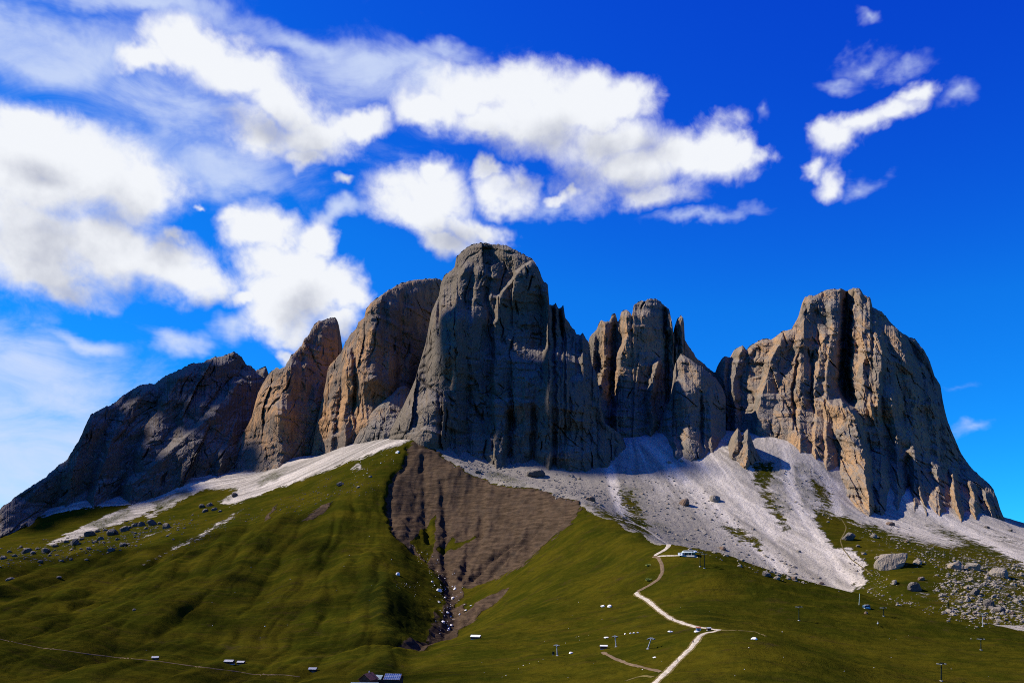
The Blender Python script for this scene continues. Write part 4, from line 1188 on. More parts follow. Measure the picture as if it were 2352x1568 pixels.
def sized(w, a, b):
    return 'small' if w < a else ('medium' if w < b else 'large')


def boulder(px, py, w, label, mat='boulder', group=None, hr=0.7, rz=None, ymin=0.0, sub=None, tilt=0.0):
    X, Y, Z = spot(px, py, ymin)
    size = w / F * Y
    me = rock_mesh(mat, R_.randrange(6), sub or (3 if w > 25 else 2))
    o = add('boulder', me, loc=(X, Y + 0.25 * size, Z + size * hr * 0.22), rz=R_.uniform(0, 6.28) if rz is None else rz, scale=(size, size * R_.uniform(0.7, 1.0), size * hr))
    o.rotation_euler[1] = tilt
    return tag(o, label, 'boulder', group)


boulder(2062, 1303, 94, 'largest grey boulder, long and tilted, on the turf below the right scree', hr=0.62, rz=0.3, tilt=-0.32, sub=3)
boulder(2110, 1296, 20, 'angular boulder against the right end of the largest boulder', hr=0.8)
boulder(1953, 1240, 34, 'rounded dark grey boulder circled by the pale footpath', 'boulder_dark', hr=0.75)
boulder(2010, 1235, 20, 'squat grey boulder right of the one circled by the footpath')
boulder(1985, 1274, 14, 'small grey boulder between the footpath and the largest boulder')
boulder(1973, 1256, 14, 'small dark boulder just below the one circled by the footpath', 'boulder_dark')
boulder(2018, 1284, 17, 'pale boulder just left of the largest boulder')
boulder(2056, 1341, 17, 'round pale boulder on the turf below the largest boulder', hr=0.9)
boulder(2104, 1356, 30, 'split dark boulder below and right of the largest boulder', 'boulder_dark', hr=0.9)
boulder(2118, 1332, 18, 'warm brown boulder right of the round pale one', 'boulder_brown')
boulder(2300, 1325, 46, 'broad sunlit blocky boulder near the right edge', hr=0.65)
boulder(2197, 1308, 42, 'pale craggy outcrop boulder between the largest boulder and the right edge', hr=0.7)
boulder(2236, 1308, 40, 'second pale craggy outcrop boulder, nearer the right edge', hr=0.62)
boulder(2048, 1207, 22, 'reddish boulder at the foot of the scree fan above the largest boulder', 'boulder_brown')
boulder(2084, 1245, 14, 'brownish boulder above the largest boulder', 'boulder_brown')
boulder(2268, 1213, 13, 'dark boulder on the far scree near the skyline', 'boulder_dark')
boulder(2322, 1220, 13, 'dark boulder on the far scree by the right edge', 'boulder_dark')
boulder(2243, 1366, 26, 'dark cleft boulder in the right hand boulder field', 'boulder_dark', hr=0.9)
boulder(2275, 1392, 26, 'tall shadowed boulder in the right hand boulder field', 'boulder_dark', hr=1.0)
boulder(2298, 1404, 22, 'low dark boulder in the right hand boulder field', 'boulder_dark')
boulder(2169, 1368, 15, 'small grey boulder at the left rim of the boulder field')
boulder(2186, 1406, 24, 'flat pale slab of rock beside the little conifer', hr=0.4)
boulder(1990, 1409, 9, 'brown boulder on the meadow below the small lift station', 'boulder_brown', hr=0.9)
boulder(1761, 1323, 22, 'dark boulder at the lower edge of the scree, left of two others', 'boulder_dark')
boulder(1786, 1331, 18, 'middle boulder of three at the lower edge of the scree')
boulder(1827, 1332, 20, 'right boulder of three at the lower edge of the scree', 'boulder_brown')
boulder(1888, 1341, 13, 'brown boulder where the lower scree meets the meadow', 'boulder_brown')
boulder(1835, 1268, 12, 'single boulder in the middle of the pale scree fan')
boulder(1574, 1160, 28, 'warm brown boulder with long shadow on the upper scree', 'boulder_brown', hr=0.8)
boulder(1645, 1152, 30, 'pale wedge boulder with dark right side on the upper scree', hr=0.8)
boulder(1661, 1262, 18, 'reddish boulder low on the scree above the crest', 'boulder_brown')
boulder(1538, 1064, 16, 'boulder below the couloir left of the front buttress')
boulder(1566, 1060, 13, 'smaller boulder below the couloir near the front buttress')
boulder(1590, 1190, 11, 'small boulder beneath the warm brown one on the scree')
boulder(1634, 1194, 10, 'small boulder beneath the pale wedge one on the scree')
boulder(1330, 1101, 13, 'pale boulder in the shadow below the central wall')
boulder(1313, 1095, 15, 'larger pale boulder in the shadow below the central wall')
boulder(1357, 1150, 24, 'brown boulder at the right end of the bare earth crest', 'boulder_brown')
boulder(1229, 1096, 48, 'dark jagged rock hump on the rubble behind the earth crest', 'boulder_dark', hr=0.7)
boulder(1099, 1087, 18, 'dark rock on the rubble behind the left part of the earth crest', 'boulder_dark')
boulder(913, 1040, 10, 'white boulder on the turf just left of the earth bowl top', 'boulder_white')
boulder(850, 1096, 11, 'pale boulder on the upper left meadow below the scree')
boulder(781, 1115, 20, 'dark boulder heap on the spur of the left meadow', 'boulder_dark')
boulder(822, 1120, 11, 'grey boulder right of the dark heap on the left spur')
boulder(914, 1321, 13, 'large white boulder left of the ravine', 'boulder_white', hr=0.9)
RAVINE = []
for px, py, w in ((1040, 1375, 11), (1009, 1358, 13), (992, 1336, 8), (1045, 1353, 10), (1017, 1431, 12), (1036, 1437, 10), (1028, 1407, 8), (1008, 1384, 8), (1030, 1445, 7), (1022, 1372, 7), (1070, 1402, 7), (1082, 1392, 6), (1056, 1410, 6)):
    RAVINE.append((py, px, w))
for q, (py, px, w) in enumerate(sorted(RAVINE)):
    boulder(px, py, w, '%s white boulder in the ravine bed, %s counted downhill' % (sized(w, 8, 11), NTH[q]), 'boulder_white', 'white boulders in the ravine')
boulder(1385, 1394, 13, 'left one of two big white boulders side by side on the meadow', 'boulder_white', hr=0.6)
boulder(1400, 1394, 14, 'right one of two big white boulders side by side on the meadow', 'boulder_white', hr=0.6)
boulder(1392, 1465, 15, 'flat white boulder above the small dark hut', 'boulder_white', hr=0.35)
boulder(1312, 1500, 13, 'flat white stone left of the small dark hut, near the leftmost grey pylon', 'boulder_white', hr=0.35)
boulder(1504, 1510, 9, 'small white stone below the leaning grey pylon', 'boulder_white', hr=0.5)
boulder(1541, 1451, 12, 'flat white stone beneath the bend of the gravel path', 'boulder_white', hr=0.35)
boulder(1601, 1451, 14, 'flat white stone directly below the path kiosk', 'boulder_white', hr=0.3)
boulder(1733, 1468, 14, 'white boulder on the near hillock right of the path', 'boulder_white', hr=0.45)
for q, (px, py) in enumerate(((1436, 1456), (1448, 1455), (1456, 1454), (1465, 1453))):
    boulder(px, py, 6, '%s from the left in a short row of small white stones on the middle meadow' % NTH[q], 'boulder_white', 'row of white stones on the middle meadow')
boulder(307, 1402, 12, 'lone brown boulder in the middle of the left meadow', 'boulder_brown')
boulder(380, 1214, 22, 'biggest dark boulder of the left boulder belt, standing upright', 'boulder_dark', hr=0.95)
for q, (px, py, w) in enumerate(sorted(((124, 1256, 15), (169, 1250, 22), (58, 1270, 24), (73, 1272, 15), (101, 1268, 24), (257, 1229, 30), (203, 1231, 26), (281, 1221, 26), (307, 1210, 22), (324, 1208, 18), (347, 1206, 26), (253, 1266, 20), (281, 1254, 18), (139, 1290, 12), (161, 1286, 13),
                 (90, 1292, 14), (6, 1284, 15), (32, 1278, 12), (203, 1262, 12), (230, 1240, 14), (185, 1240, 12), (150, 1246, 14), (84, 1262, 12), (46, 1258, 12), (20, 1268, 10), (240, 1219, 12), (296, 1214, 14), (333, 1215, 10), (216, 1247, 14), (113, 1277, 10), (310, 1226, 10), (268, 1240, 12), (365, 1204, 12), (186, 1262, 8), (222, 1222, 14)))):
    boulder(px, py, w, '%s dark grey boulder in the left boulder belt, %s from the left edge' % (sized(w, 13, 20), NTH[q]), 'boulder_dark', 'left boulder belt', hr=0.75)
boulder(20, 1333, 22, 'low dark boulder at the left edge of the meadow', 'boulder_dark', hr=0.5)
boulder(135, 1328, 14, 'dark boulder below the left boulder belt', 'boulder_dark', hr=0.6)
for q, (px, py, w) in enumerate(((462, 1166, 20), (470, 1176, 18), (480, 1162, 16), (490, 1172, 14), (505, 1176, 12))):
    boulder(px, py, w, '%s boulder from the left in the cluster at the tip of the left scree' % NTH[q], 'boulder_dark', 'boulder cluster at the tip of the left scree')
boulder(538, 1140, 20, 'dark pointed boulder on the left scree', 'boulder_dark')
for q, (px, py, w) in enumerate(sorted(((2205, 1340, 12), (2222, 1352, 14), (2260, 1345, 16), (2290, 1350, 14), (2330, 1345, 16), (2318, 1370, 14), (2340, 1385, 18), (2325, 1410, 14), (2255, 1378, 14), (2225, 1380, 12), (2205, 1395, 10), (2240, 1410, 12), (2262, 1422, 10), (2312, 1425, 12), (2345, 1418, 12), (2270, 1330, 16), (2345, 1322, 18), (2210, 1365, 9), (2285, 1372, 14), (2232, 1335, 12), (2180, 1345, 8), (2330, 1362, 10), (2302, 1386, 12), (2216, 1418, 8)))):
    boulder(px, py, w, '%s pale boulder among many in the right boulder field, %s from its left rim' % (sized(w, 11, 15), NTH[q]), R_.choice(['boulder', 'boulder', 'boulder_brown']), 'right hand boulder field', hr=0.8)


def stones(name, label, regions, mat, seed):
    """too many stones to count: one mesh"""
    r = np.random.RandomState(seed)
    base = [rock_verts(300 + k, 1) for k in range(8)]
    Vs, Ts, n = [], [], 0
    for poly, count, lo, hi in regions:
        xs, ys = [p[0] for p in poly], [p[1] for p in poly]
        made = 0
        for _ in range(count * 6):
            if made >= count:
                break
            px, py = r.uniform(min(xs), max(xs)), r.uniform(min(ys), max(ys))
            if not inside(np.array(px), np.array(py), poly):
                continue
            if fbm(np.array(px / 22.0), np.array(py / 14.0), 3, seed + 3) < r.uniform(-0.25, 0.2):
                continue
            px, py = px + r.normal(0, 9), py + r.normal(0, 5)
            if px > PXS[-1] - 4:
                continue
            X, Y, Z = spot(px, py)
            sz = (lo + (hi - lo) * r.rand() ** 4.5)
            V, T = base[r.randint(8)]
            a = r.uniform(0, 6.28)
            R = np.array([[math.cos(a), -math.sin(a), 0], [math.sin(a), math.cos(a), 0], [0, 0, 1]])
            Vs.append((V @ R.T) * sz * np.array([1, 1, r.uniform(0.55, 0.95)]) + np.array([X, Y, Z - 0.05 * sz]))
            Ts.append(T + n)
            n += len(V)
            made += 1
    me = mesh_np(name, np.concatenate(Vs), np.concatenate(Ts), M[mat], flat=True, tris=True)
    return tag(add(name, me), label, kind='stuff')


stones('scattered_stones', 'countless pale stones strewn over the right hand boulder field', [
    ([(2160, 1290), (2230, 1290), (2360, 1300), (2360, 1440), (2260, 1430), (2180, 1412), (2150, 1360)], 1700, 1.2, 8.0), ([(2100, 1250), (2200, 1260), (2352, 1290), (2352, 1320), (2200, 1300), (2110, 1290)], 380, 1.2, 6.0), ([(1990, 1345), (2160, 1400), (2250, 1430), (2240, 1437), (2100, 1395), (1980, 1362)], 260, 1.5, 5.0),
    ([(1960, 1190), (2060, 1200), (2130, 1240), (2150, 1290), (2060, 1260), (1980, 1230)], 220, 1.5, 7.0), ([(1940, 1270), (2000, 1300), (2060, 1345), (2020, 1350), (1960, 1310)], 140, 1.5, 5.0)], 'boulder', 41)
stones('scree_blocks', 'countless loose blocks scattered over the right hand scree', [
    ([(1395, 1085), (1480, 1080), (1560, 1090), (1640, 1150), (1780, 1270), (1900, 1345), (1760, 1318), (1600, 1262), (1500, 1222), (1440, 1190), (1380, 1150)], 900, 1.6, 8.0), ([(1700, 1040), (1790, 1060), (1880, 1080), (1930, 1150), (1900, 1200), (1800, 1190), (1730, 1110)], 360, 1.5, 7.0),
    ([(1740, 1308), (1850, 1335), (1960, 1352), (1860, 1345)], 120, 1.5, 8.0)], 'boulder', 42)
stones('rubble', 'pale rubble heaped along the foot of the central wall and the earth crest', [
    ([(1240, 1090), (1300, 1100), (1390, 1120), (1400, 1165), (1350, 1148), (1290, 1140), (1240, 1122)], 420, 2.0, 9.0), ([(1010, 1035), (1100, 1060), (1200, 1085), (1240, 1120), (1140, 1110), (1040, 1060)], 380, 2.0, 8.0)], 'boulder', 43)
stones('belt_stones', 'countless small stones in the belt and slides across the left meadow', [
    ([(0, 1262), (120, 1240), (250, 1210), (380, 1195), (480, 1180), (420, 1220), (300, 1260), (180, 1275), (60, 1295), (0, 1300)], 900, 1.5, 8.0), ([(340, 1285), (430, 1240), (520, 1190), (620, 1150), (720, 1120), (640, 1170), (520, 1220), (420, 1265)], 420, 1.2, 4.0),
    ([(740, 1100), (860, 1080), (870, 1120), (790, 1140), (690, 1180), (640, 1170)], 240, 1.2, 4.5)], 'boulder_dark', 44)
stones('ravine_stones', 'small white stones along the bed of the ravine', [
    ([(940, 1240), (1000, 1290), (1060, 1350), (1050, 1440), (1010, 1470), (1010, 1390), (960, 1290)], 140, 0.8, 3.0), ([(900, 1330), (960, 1340), (960, 1370), (910, 1350)], 20, 0.8, 2.5)], 'boulder_white', 45)
stones('meadow_stones', 'small white stones sprinkled over the meadows', [
    ([(1100, 1420), (1400, 1330), (1700, 1400), (1900, 1480), (1800, 1568), (1100, 1568)], 34, 0.4, 1.1), ([(800, 1040), (940, 1020), (920, 1060), (800, 1100)], 60, 0.8, 3.0), ([(200, 1300), (900, 1200), (850, 1480), (200, 1500)], 26, 0.6, 2.0), ([(1900, 1400), (2352, 1480), (2352, 1568), (1900, 1540)], 9, 0.4, 1.0)], 'boulder_white', 46)


# ----------------------------------------------------------------- little meshes for built things
class MB:
    def __init__(self):
        self.v, self.f = [], []

    def box(self, c, s, rot=None):
        n = len(self.v)
        for z in (-0.5, 0.5):
            for x, y in ((-0.5, -0.5), (0.5, -0.5), (0.5, 0.5), (-0.5, 0.5)):
                p = Vector((x * s[0], y * s[1], z * s[2]))
                if rot is not None:
                    p = rot @ p
                self.v.append((p.x + c[0], p.y + c[1], p.z + c[2]))
        self.f += [(n, n + 3, n + 2, n + 1), (n + 4, n + 5, n + 6, n + 7)] + [(n + i, n + (i + 1) % 4, n + 4 + (i + 1) % 4, n + 4 + i) for i in range(4)]
        return self

    def tube(self, a, b, r0, r1, k=8):
        a, b = Vector(a), Vector(b)
        d = (b - a).normalized()
        u = d.orthogonal().normalized()
        w = d.cross(u)
        n = len(self.v)
        for p, r in ((a, r0), (b, r1)):
            for i in range(k):
                q = p + (u * math.cos(2 * math.pi * i / k) + w * math.sin(2 * math.pi * i / k)) * r
                self.v.append(q[:])
        self.f += [(n + i, n + (i + 1) % k, n + k + (i + 1) % k, n + k + i) for i in range(k)]
        self.f += [tuple(n + i for i in range(k))[::-1], tuple(n + k + i for i in range(k))]
        return self

    def prism(self, prof, y0, y1):
        """profile in x,z drawn out along y"""
        n, k = len(self.v), len(prof)
        self.v += [(x, y0, z) for x, z in prof] + [(x, y1, z) for x, z in prof]
        self.f += [(n + i, n + (i + 1) % k, n + k + (i + 1) % k, n + k + i) for i in range(k)]
        self.f += [tuple(n + i for i in range(k))[::-1], tuple(n + k + i for i in range(k))]
        return self

    def build(self, name, mat, parent=None):
        me = bpy.data.meshes.new(name)
        me.from_pydata(self.v, [], self.f)
        bm = bmesh.new()
        bm.from_mesh(me)
        bmesh.ops.recalc_face_normals(bm, faces=bm.faces)
        bm.to_mesh(me)
        bm.free()
        me.materials.append(M[mat])
        return add(name, me, parent)


def root(name, px, py, rz, label, cat, group=None, sink=0.0):
    X, Y, Z = spot(px, py)
    e = bpy.data.objects.new(name, None)
    COL.objects.link(e)
    e.location = (X, Y, Z - sink)
    e.rotation_euler = (0, 0, math.radians(rz))
    e.empty_display_size = 1.0
    return tag(e, label, cat, group)


def gable_hut(name, px, py, rz, L, W, H, rise, label, wall='timber', roof='shingle', over=0.5, cat='hut', door=True, chimney=False):
    """ridge along x, eaves facing the viewer at -y"""
    e = root(name, px, py, rz, label, cat, sink=0.4)
    base = 0.5
    MB().box((0, 0, base / 2 - 0.6), (L * 0.98, W * 0.98, base + 1.2)).build('base', 'concrete', e)
    m = MB()
    n = len(m.v)
    prof = [(-W / 2, base), (W / 2, base), (W / 2, H), (0, H + rise), (-W / 2, H)]
    k = 5
    m.v = [(-L / 2, y, z) for y, z in prof] + [(L / 2, y, z) for y, z in prof]
    m.f = [(i, (i + 1) % k, k + (i + 1) % k, k + i) for i in range(k)] + [tuple(range(k))[::-1], tuple(range(k, 2 * k))]
    m.build('wall', wall, e)
    a = math.atan2(rise, W / 2)
    from mathutils import Matrix
    rl = math.hypot(rise, W / 2) + over
    for sgn in (-1, 1):
        rot = Matrix.Rotation(-sgn * a, 3, 'X')
        cy = sgn * math.cos(a) * (rl / 2)
        cz = H + rise - math.sin(a) * (rl / 2) + 0.14
        MB().box((0, cy, cz), (L + 2 * over, rl, 0.16), rot).build('roof', roof, e)
    if door:
        MB().box((L * 0.12, -W / 2 - 0.03, base + 0.95), (1.0, 0.08, 1.9)).build('door', 'timber_red', e)
        MB().box((-L * 0.25, -W / 2 - 0.03, base + 1.3), (0.7, 0.08, 0.7)).build('window', 'glass', e)
    if chimney:
        MB().box((L * 0.2, 0.4, H + rise + 0.5), (0.7, 0.7, 1.6)).build('chimney', 'concrete', e)
    return e


gable_hut('hay_barn', 357, 1514, 12, 5.4, 4.2, 2.4, 1.2, 'lone dark hay barn on the footpath in the lower left meadow', cat='barn')
gable_hut('hay_barn', 527, 1523, -8, 8.4, 5.0, 2.7, 1.4, 'larger hay barn of the pair above the left footpath', cat='barn')
gable_hut('hay_barn', 554, 1524, -8, 6.6, 4.2, 2.2, 1.1, 'smaller hay barn just right of the larger one in the pair', cat='barn')
gable_hut('hay_barn', 719, 1541, -6, 6.4, 4.6, 2.6, 1.2, 'hay barn at the right end of the left footpath, nearest the ravine', cat='barn')
gable_hut('shed', 1093, 1466, -14, 9.0, 5.5, 2.6, 1.5, 'shed with pale sheet roof on the slope right of the ravine', wall='timber_red', roof='shingle_pale', cat='shed')
gable_hut('hut', 1387, 1489, -10, 5.4, 3.6, 2.5, 0.7, 'small dark red hut at the head of the brown dirt track', wall='timber_red', roof='shingle_pale', cat='hut', over=0.3)
gable_hut('kiosk', 1604, 1447, -10, 3.6, 3.0, 2.4, 0.8, 'small kiosk with red roof at the sharp bend of the gravel path', wall='white_panel', roof='roof_red', cat='kiosk', over=0.3)
gable_hut('kiosk', 1628, 1447, 10, 3.0, 2.4, 2.2, 0.6, 'small grey kiosk at the tip of the path bend', wall='timber', roof='shingle', cat='kiosk', over=0.3)
gable_hut('chalet', 846, 1580, 68, 9.0, 9.0, 7.0, 3.6, 'alpine chalet with red brown gable roof at the bottom edge', wall='timber_red', roof='roof_red', cat='chalet', over=0.8, chimney=True)
gable_hut('annex', 868, 1572, -20, 7.0, 5.5, 5.0, 2.2, 'low annex with grey teal roof between chalet and solar roofed house', wall='timber', roof='roof_teal', cat='annex')
gable_hut('terrace_building', 838, 1590, -3, 17.0, 6.0, 5.6, 1.4, 'long low terrace building with grey teal roof in front of the chalet', wall='timber_red', roof='roof_teal', cat='building', over=0.6)

# house with solar cells on its slope
e = gable_hut('solar_house', 904, 1582, -10, 10.4, 8.0, 7.4, 3.0, 'house with a roof of blue solar cells at the bottom edge', wall='timber', roof='timber_red', cat='house', over=0.5)
from mathutils import Matrix
a_ = math.atan2(3.0, 4.0)
rot_ = Matrix.Rotation(a_, 3, 'X')
slope = math.hypot(3.0, 4.0) + 0.5
for r_i in range(4):
    for c_i in range(8):
        d_ = (r_i + 0.5) / 4 * slope
        yc, zc = -math.cos(a_) * d_, 10.4 - math.sin(a_) * d_ + 0.30
        xc = (c_i - 3.5) * 1.38
        fr = MB().box((xc, yc, zc), (1.36, slope / 4 - 0.04, 0.05), rot_).build('solar_panel', 'frame', e)
        MB().box((xc, yc - 0.03 * math.sin(a_), zc + 0.03), (1.2, slope / 4 - 0.22, 0.05), rot_).build('cell', 'solar', fr)


# ---- lift pylons
def pylon(px, py, h, rz, label, mat='steel_green', arm=4.6, lean=0.0):
    e = root('lift_pylon', px, py, rz, label, 'lift pylon', 'chairlift pylons', sink=0.3)
    MB().box((0, 0, 0.2), (1.6, 1.6, 1.0)).build('foundation', 'concrete', e)
    tx = lean * h
    MB().tube((0, 0, 0.3), (tx, 0, h), 0.46, 0.32, 10).build('mast', mat, e)
    MB().box((tx, 0, h + 0.1), (arm, 0.5, 0.45)).build('crossarm', mat, e)
    for sg in (-1, 1):
        b = MB().box((tx + sg * arm * 0.46, 0, h - 0.25), (0.5, 4.2, 0.35)).build('sheave_train', 'steel_grey', e)
        for q in (-1.5, -0.5, 0.5, 1.5):
            MB().tube((tx + sg * arm * 0.46 - 0.3, q, h - 0.45), (tx + sg * arm * 0.46 + 0.3, q, h - 0.45), 0.32, 0.32, 8).build('wheel', 'steel_green', b)
    MB().box((tx, 0, h + 0.9), (arm * 0.5, 0.14, 0.14)).build('lifting_frame', mat, e)
    MB().box((tx - 0.7, 0, h + 0.5), (0.12, 0.12, 0.8)).build('frame_post', mat, e)
    MB().box((tx + 0.7, 0, h + 0.5), (0.12, 0.12, 0.8)).build('frame_post', mat, e)
    return e


pylon(1608, 1300, 15.5, 20, 'left one of the twin dark green pylons below the lift station')
pylon(1618, 1304, 15.5, 20, 'right one of the twin dark green pylons below the lift station')
pylon(1835, 1424, 13.0, 25, 'dark green pylon alone in the middle of the right meadow')
pylon(2029, 1414, 8.6, 25, 'short dark green pylon right of the small lift station')
pylon(2257, 1438, 13.0, 25, 'pale grey pylon on the crest in front of the boulder field', 'steel_grey')
pylon(2253, 1492, 10.0, 25, 'dark green pylon in the right meadow below the pale grey one')
pylon(2162, 1563, 12.2, 25, 'nearest dark green pylon at the bottom right edge')
pylon(1280, 1505, 8.5, -30, 'leftmost grey pylon beside a small green box', 'steel_grey', 3.4, -0.08)
pylon(1415, 1485, 8.5, -30, 'grey pylon standing right beside the small dark hut', 'steel_grey', 3.4, -0.10)
pylon(1488, 1489, 7.6, -30, 'leaning grey pylon right of the small dark hut', 'steel_grey', 4.6, 0.32)
e = root('mast', 1973, 1388, 0, 'slender pale mast left of the small lift station', 'mast', sink=0.2)
MB().tube((0, 0, 0), (0.6, 0, 11.5), 0.24, 0.16, 8).build('pole', 'mint', e)
MB().box((0, 0, 0.1), (0.9, 0.9, 0.6)).build('foundation', 'concrete', e)
e = root('switch_box', 1271, 1503, -20, 'small dark green box beside the leftmost grey pylon', 'box', sink=0.1)
MB().box((0, 0, 1.3), (1.5, 1.2, 2.4)).build('cabinet', 'steel_green', e)
MB().box((0, 0, 2.58), (1.8, 1.5, 0.16)).build('lid', 'steel_green', e)
MB().box((0, 0, 0.0), (1.7, 1.4, 0.4)).build('plinth', 'concrete', e)
e = root('snow_gun', 2016, 1436, 20, 'small white snow gun on the meadow below the short pylon', 'snow gun', sink=0.1)
MB().tube((0, 0, 0), (0, 0, 2.0), 0.14, 0.12, 8).build('post', 'steel_green', e)
MB().tube((-0.7, -0.4, 2.1), (0.7, 0.4, 2.5), 0.55, 0.5, 10).build('barrel', 'white_panel', e)
MB().tube((0.3, 0.2, 2.4), (0.4, 0.2, 4.4), 0.06, 0.05, 6).build('antenna', 'white_panel', e)
for sg in (-1, 1):
    MB().tube((0, 0, 0.5), (0.9 * sg, -0.5, -0.1), 0.08, 0.08, 6).build('leg', 'steel_green', e)

# ---- main lift station on the crest
e = root('lift_station', 1583, 1276, -38, 'white lift station with striped canopy on the crest', 'lift station', sink=0.3)
MB().box((0, 0, 0.1), (15.5, 6.5, 1.6)).build('platform', 'concrete', e)
MB().box((0.6, 0.4, 2.0), (11.0, 4.6, 3.4)).build('machine_room', 'glass', e)
can = MB()
can.v = []
prof = [(-8.0, 3.7), (6.4, 3.7), (8.0, 4.2), (8.0, 5.2), (6.2, 6.2), (-5.6, 6.2), (-7.0, 5.2)]
can.prism(prof, -3.0, 3.0)
c_ = can.build('canopy', 'white_panel', e)
MB().box((-0.2, -3.03, 5.15), (10.6, 0.08, 0.75)).build('dark_band', 'glass', c_)
MB().box((-0.6, -3.05, 4.1), (13.6, 0.08, 0.3)).build('mint_stripe', 'mint', c_)
MB().tube((5.9, -3.06, 5.0), (5.9, -2.9, 5.0), 0.85, 0.85, 14).build('opening', 'glass', c_)
cb = MB().box((-8.2, -3.6, 2.2), (5.2, 3.6, 3.0)).build('cabin', 'white_panel', e)
MB().box((-8.2, -5.43, 2.5), (0.9, 0.08, 1.4)).build('window', 'glass', cb)
MB().box((-8.2, -3.6, 3.8), (5.5, 3.9, 0.18)).build('roof', 'mint', cb)
for x in (-4, 0, 4):
    MB().box((x, -2.6, 2.2), (0.35, 0.35, 3.2)).build('column', 'steel_grey', e)

# ---- small lift station lower on the right meadow
e = root('lift_station', 1990, 1396, 16, 'small dark blue lift station with white stripe on the right meadow', 'lift station', sink=0.3)
MB().box((0, 0, 0.0), (6.6, 4.0, 1.2)).build('platform', 'concrete', e)
h_ = MB().prism([(-3.0, 0.6), (3.0, 0.6), (3.3, 2.4), (2.6, 3.6), (-2.6, 3.6), (-3.3, 2.4)], -1.8, 1.8).build('housing', 'blue_panel', e)
MB().box((0, -1.83, 2.5), (3.6, 0.08, 0.9)).build('window', 'glass', h_)
MB().box((0, -1.85, 1.4), (3.8, 0.08, 0.6)).build('stripe', 'white_panel', h_)
MB().box((0.2, 0, 3.68), (4.2, 2.6, 0.14)).build('roof_panel', 'white_panel', h_)


# ---- hikers
def person(px, py, rz, label, top, legs, bag=None, stride=0.35):
    X, Y, Z = spot(px, py)
    me = bpy.data.meshes.new('person')
    J = [(0, 0, 0.95), (0, 0, 1.15), (0, 0.02, 1.40), (0, 0.02, 1.52), (0, 0.0, 1.64), (0, 0.0, 1.74),
         (0.10, 0, 0.90), (0.11, -stride * 0.5, 0.50), (0.11, -stride * 0.75, 0.06), (0.11, -stride * 0.75 - 0.16, 0.03),
         (-0.10, 0, 0.90), (-0.11, stride * 0.35, 0.50), (-0.11, stride * 0.9, 0.08), (-0.11, stride * 0.9 - 0.16, 0.03),
         (0.20, 0.02, 1.40), (0.26, 0.06, 1.13), (0.25, -0.10, 0.92), (-0.20, 0.02, 1.40), (-0.26, 0.06, 1.13), (-0.25, -0.12, 0.93)]
    E = [(0, 1), (1, 2), (2, 3), (3, 4), (4, 5), (0, 6), (6, 7), (7, 8), (8, 9), (0, 10), (10, 11), (11, 12), (12, 13), (2, 14), (14, 15), (15, 16), (2, 17), (17, 18), (18, 19)]
    rad = [0.15, 0.14, 0.16, 0.06, 0.10, 0.09, 0.10, 0.075, 0.05, 0.04, 0.10, 0.075, 0.05, 0.04, 0.07, 0.05, 0.04, 0.07, 0.05, 0.04]
    me.from_pydata(J, E, [])
    me.materials.append(M[top])
    o = add('person', me, loc=(X, Y, Z + 0.2), rz=math.radians(rz))
    md = o.modifiers.new('skin', 'SKIN')
    for sv, r in zip(me.skin_vertices[0].data, rad):
        sv.radius = (r, r)
    me.skin_vertices[0].data[0].use_root = True
    sb = o.modifiers.new('sub', 'SUBSURF')
    sb.levels = sb.render_levels = 1
    tag(o, label, 'person')
    tr = MB()
    for sx, y0, y1 in ((0.105, -stride * 0.5, -stride * 0.75), (-0.105, stride * 0.35, stride * 0.9)):
        tr.tube((sx, 0, 0.95), (sx, y0, 0.50), 0.125, 0.10, 8).tube((sx, y0, 0.52), (sx, y1, 0.10), 0.10, 0.075, 8)
    tr.build('trousers', legs, o)
    hr = MB().tube((0, 0.02, 1.66), (0, 0.02, 1.80), 0.115, 0.07, 8).build('hair', 'timber', o)
    if bag:
        MB().box((0, 0.24, 1.25), (0.30, 0.20, 0.48)).build('rucksack', bag, o)
    return o


M['shirt_red'] = plain('red_shirt', (0.35, 0.06, 0.04), 0.9, 0.2, 4)
M['shirt_dark'] = plain('dark_jacket', (0.03, 0.035, 0.05), 0.9, 0.2, 4)
person(1593, 1476, 30, 'hiker in a dark jacket walking on the gravel path below the bend', 'shirt_dark', 'timber', 'blue_panel')
person(1590, 1475, 20, 'hiker in a red shirt at the left rim of the gravel path', 'shirt_red', 'shirt_dark')
person(1545, 1424, 160, 'lone hiker on the gravel path above the kiosks', 'shirt_dark', 'shirt_dark', 'shirt_red')
person(1557, 1519, 10, 'nearest hiker, low on the gravel path near the bottom edge', 'shirt_dark', 'timber', 'shirt_dark')


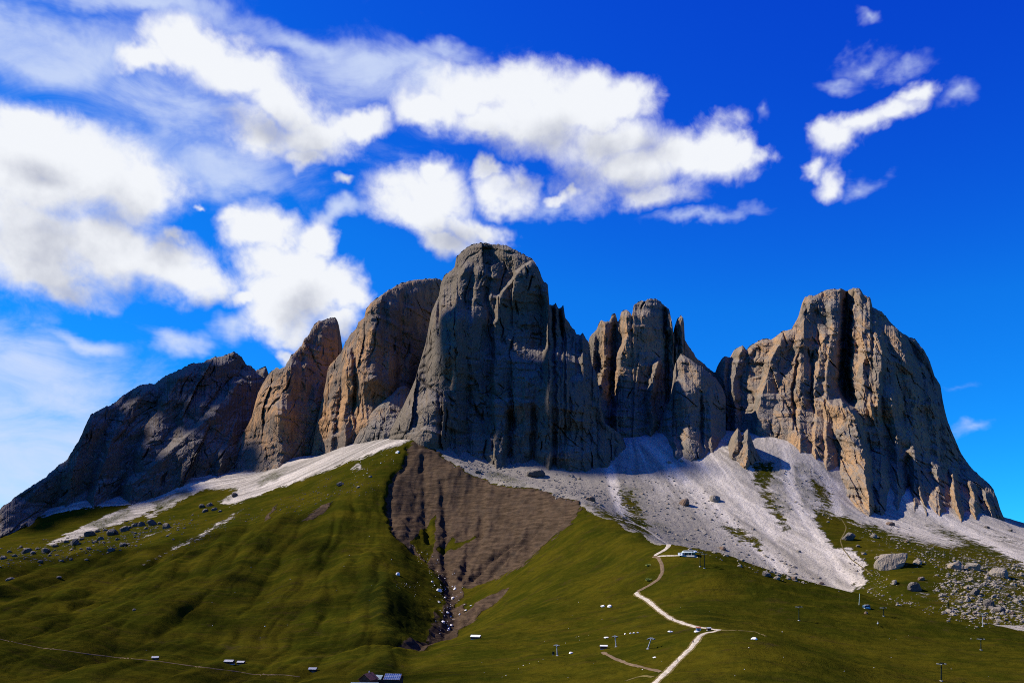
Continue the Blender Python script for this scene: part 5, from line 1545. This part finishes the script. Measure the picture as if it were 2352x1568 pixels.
# ---- little conifers and shrubs
def conifer(px, py, h, label, group, seed):
    r = np.random.RandomState(seed)
    e = root('conifer', px, py, 0, label, 'conifer', group, sink=0.2)
    MB().tube((0, 0, 0), (0, 0, h * 0.96), h * 0.03, h * 0.008, 7).build('trunk', 'bark', e)
    V, T = [], []
    n = 420
    for k in range(n):
        t = r.rand() ** 0.7
        z = h * (0.08 + 0.92 * t)
        ang = r.uniform(0, 6.28)
        R = h * 0.27 * (1 - t) ** 0.85 * (0.75 + 0.35 * math.sin(t * 38)) * r.uniform(0.35, 1.1) + 0.03 * h
        c = np.array([math.cos(ang) * R, math.sin(ang) * R, z - 0.18 * R])
        sz = h * r.uniform(0.035, 0.075)
        d = np.array([math.cos(ang), math.sin(ang), -0.35]) * sz * 1.6
        s_ = np.array([-math.sin(ang), math.cos(ang), r.uniform(-0.5, 0.5)]) * sz * 0.7
        b = len(V)
        V += [c - s_, c + s_, c + d]
        T.append((b, b + 1, b + 2))
    me = mesh_np('crown', np.array(V), np.array(T), M['needles'], flat=True, tris=True)
    add('crown', me, e)
    return e


for q, (px, py, h, lb) in enumerate([(264, 1228, 9, 'dark little conifer in the thick of the left boulder belt'), (223, 1247, 8, 'small conifer at the lower rim of the left boulder belt'), (172, 1262, 9, 'conifer beside the overhanging boulder of the left belt'),
                                     (200, 1228, 8, 'conifer at the upper rim of the left boulder belt'), (238, 1218, 7, 'tiny conifer above the left boulder belt against the scree'), (142, 1246, 7, 'tiny conifer at the left end of the scree tongue'),
                                     (287, 1250, 7, 'small conifer below the left belt, beside a pale slide'), (2178, 1399, 9, 'small dark conifer at the left rim of the right boulder field'), (2236, 1404, 6, 'smallest conifer in the right boulder field')]):
    conifer(px, py, h, lb, 'small conifers among boulders', 60 + q)


def shrub(px, py, w, h, label, seed):
    r = np.random.RandomState(seed)
    e = root('shrub', px, py, 0, label, 'shrub', sink=0.1)
    st = MB()
    for k in range(6):
        a = r.uniform(0, 6.28)
        st.tube((0, 0, 0), (math.cos(a) * w * 0.25, math.sin(a) * w * 0.2, h * 0.6), 0.08, 0.03, 5)
    st.build('stem', 'bark', e)
    V, T = [], []
    for k in range(700):
        d = r.normal(size=3)
        d /= np.linalg.norm(d)
        c = d * np.array([w * 0.5, w * 0.4, h * 0.5]) * r.uniform(0.55, 1.0) * (1 + 0.3 * math.sin(d[0] * 7 + seed) * math.cos(d[1] * 6)) + np.array([0, 0, h * 0.5])
        u_, v_ = r.normal(size=3) * 0.28, r.normal(size=3) * 0.28
        b = len(V)
        V += [c - u_, c + u_, c + v_]
        T.append((b, b + 1, b + 2))
    add('foliage', mesh_np('foliage', np.array(V), np.array(T), M['leaf_pale'], flat=True, tris=True), e)
    return e


shrub(1489, 1299, 6.5, 2.2, 'upper pale green shrub left of the brown path', 81)
shrub(1490, 1333, 7.5, 2.6, 'lower pale green shrub left of the brown path', 82)

# ---- distant hill at the right edge
hx = np.linspace(3300, 6500, 60)
hy = np.linspace(5600, 8200, 24)
HX, HYY = np.meshgrid(hx, hy)
HZ = -260 + 520 * np.exp(-((HX - 5200) / 1300) ** 2 - ((HYY - 7000) / 700) ** 2) * (1 + 0.15 * fbm(HX / 400, HYY / 400, 3, 6))
z0 = np.zeros(HX.size)
tag(add('distant_hill', mesh_np('distant_hill', np.stack([HX, HYY, HZ], -1).reshape(-1, 3), grid_quads(*HX.shape), M['ground'], dict(scree=z0, earth=z0, streak=z0, tint=z0 + 0.5, rubble=z0), flat=False)), 'distant wooded hill just showing at the right edge', kind='structure')
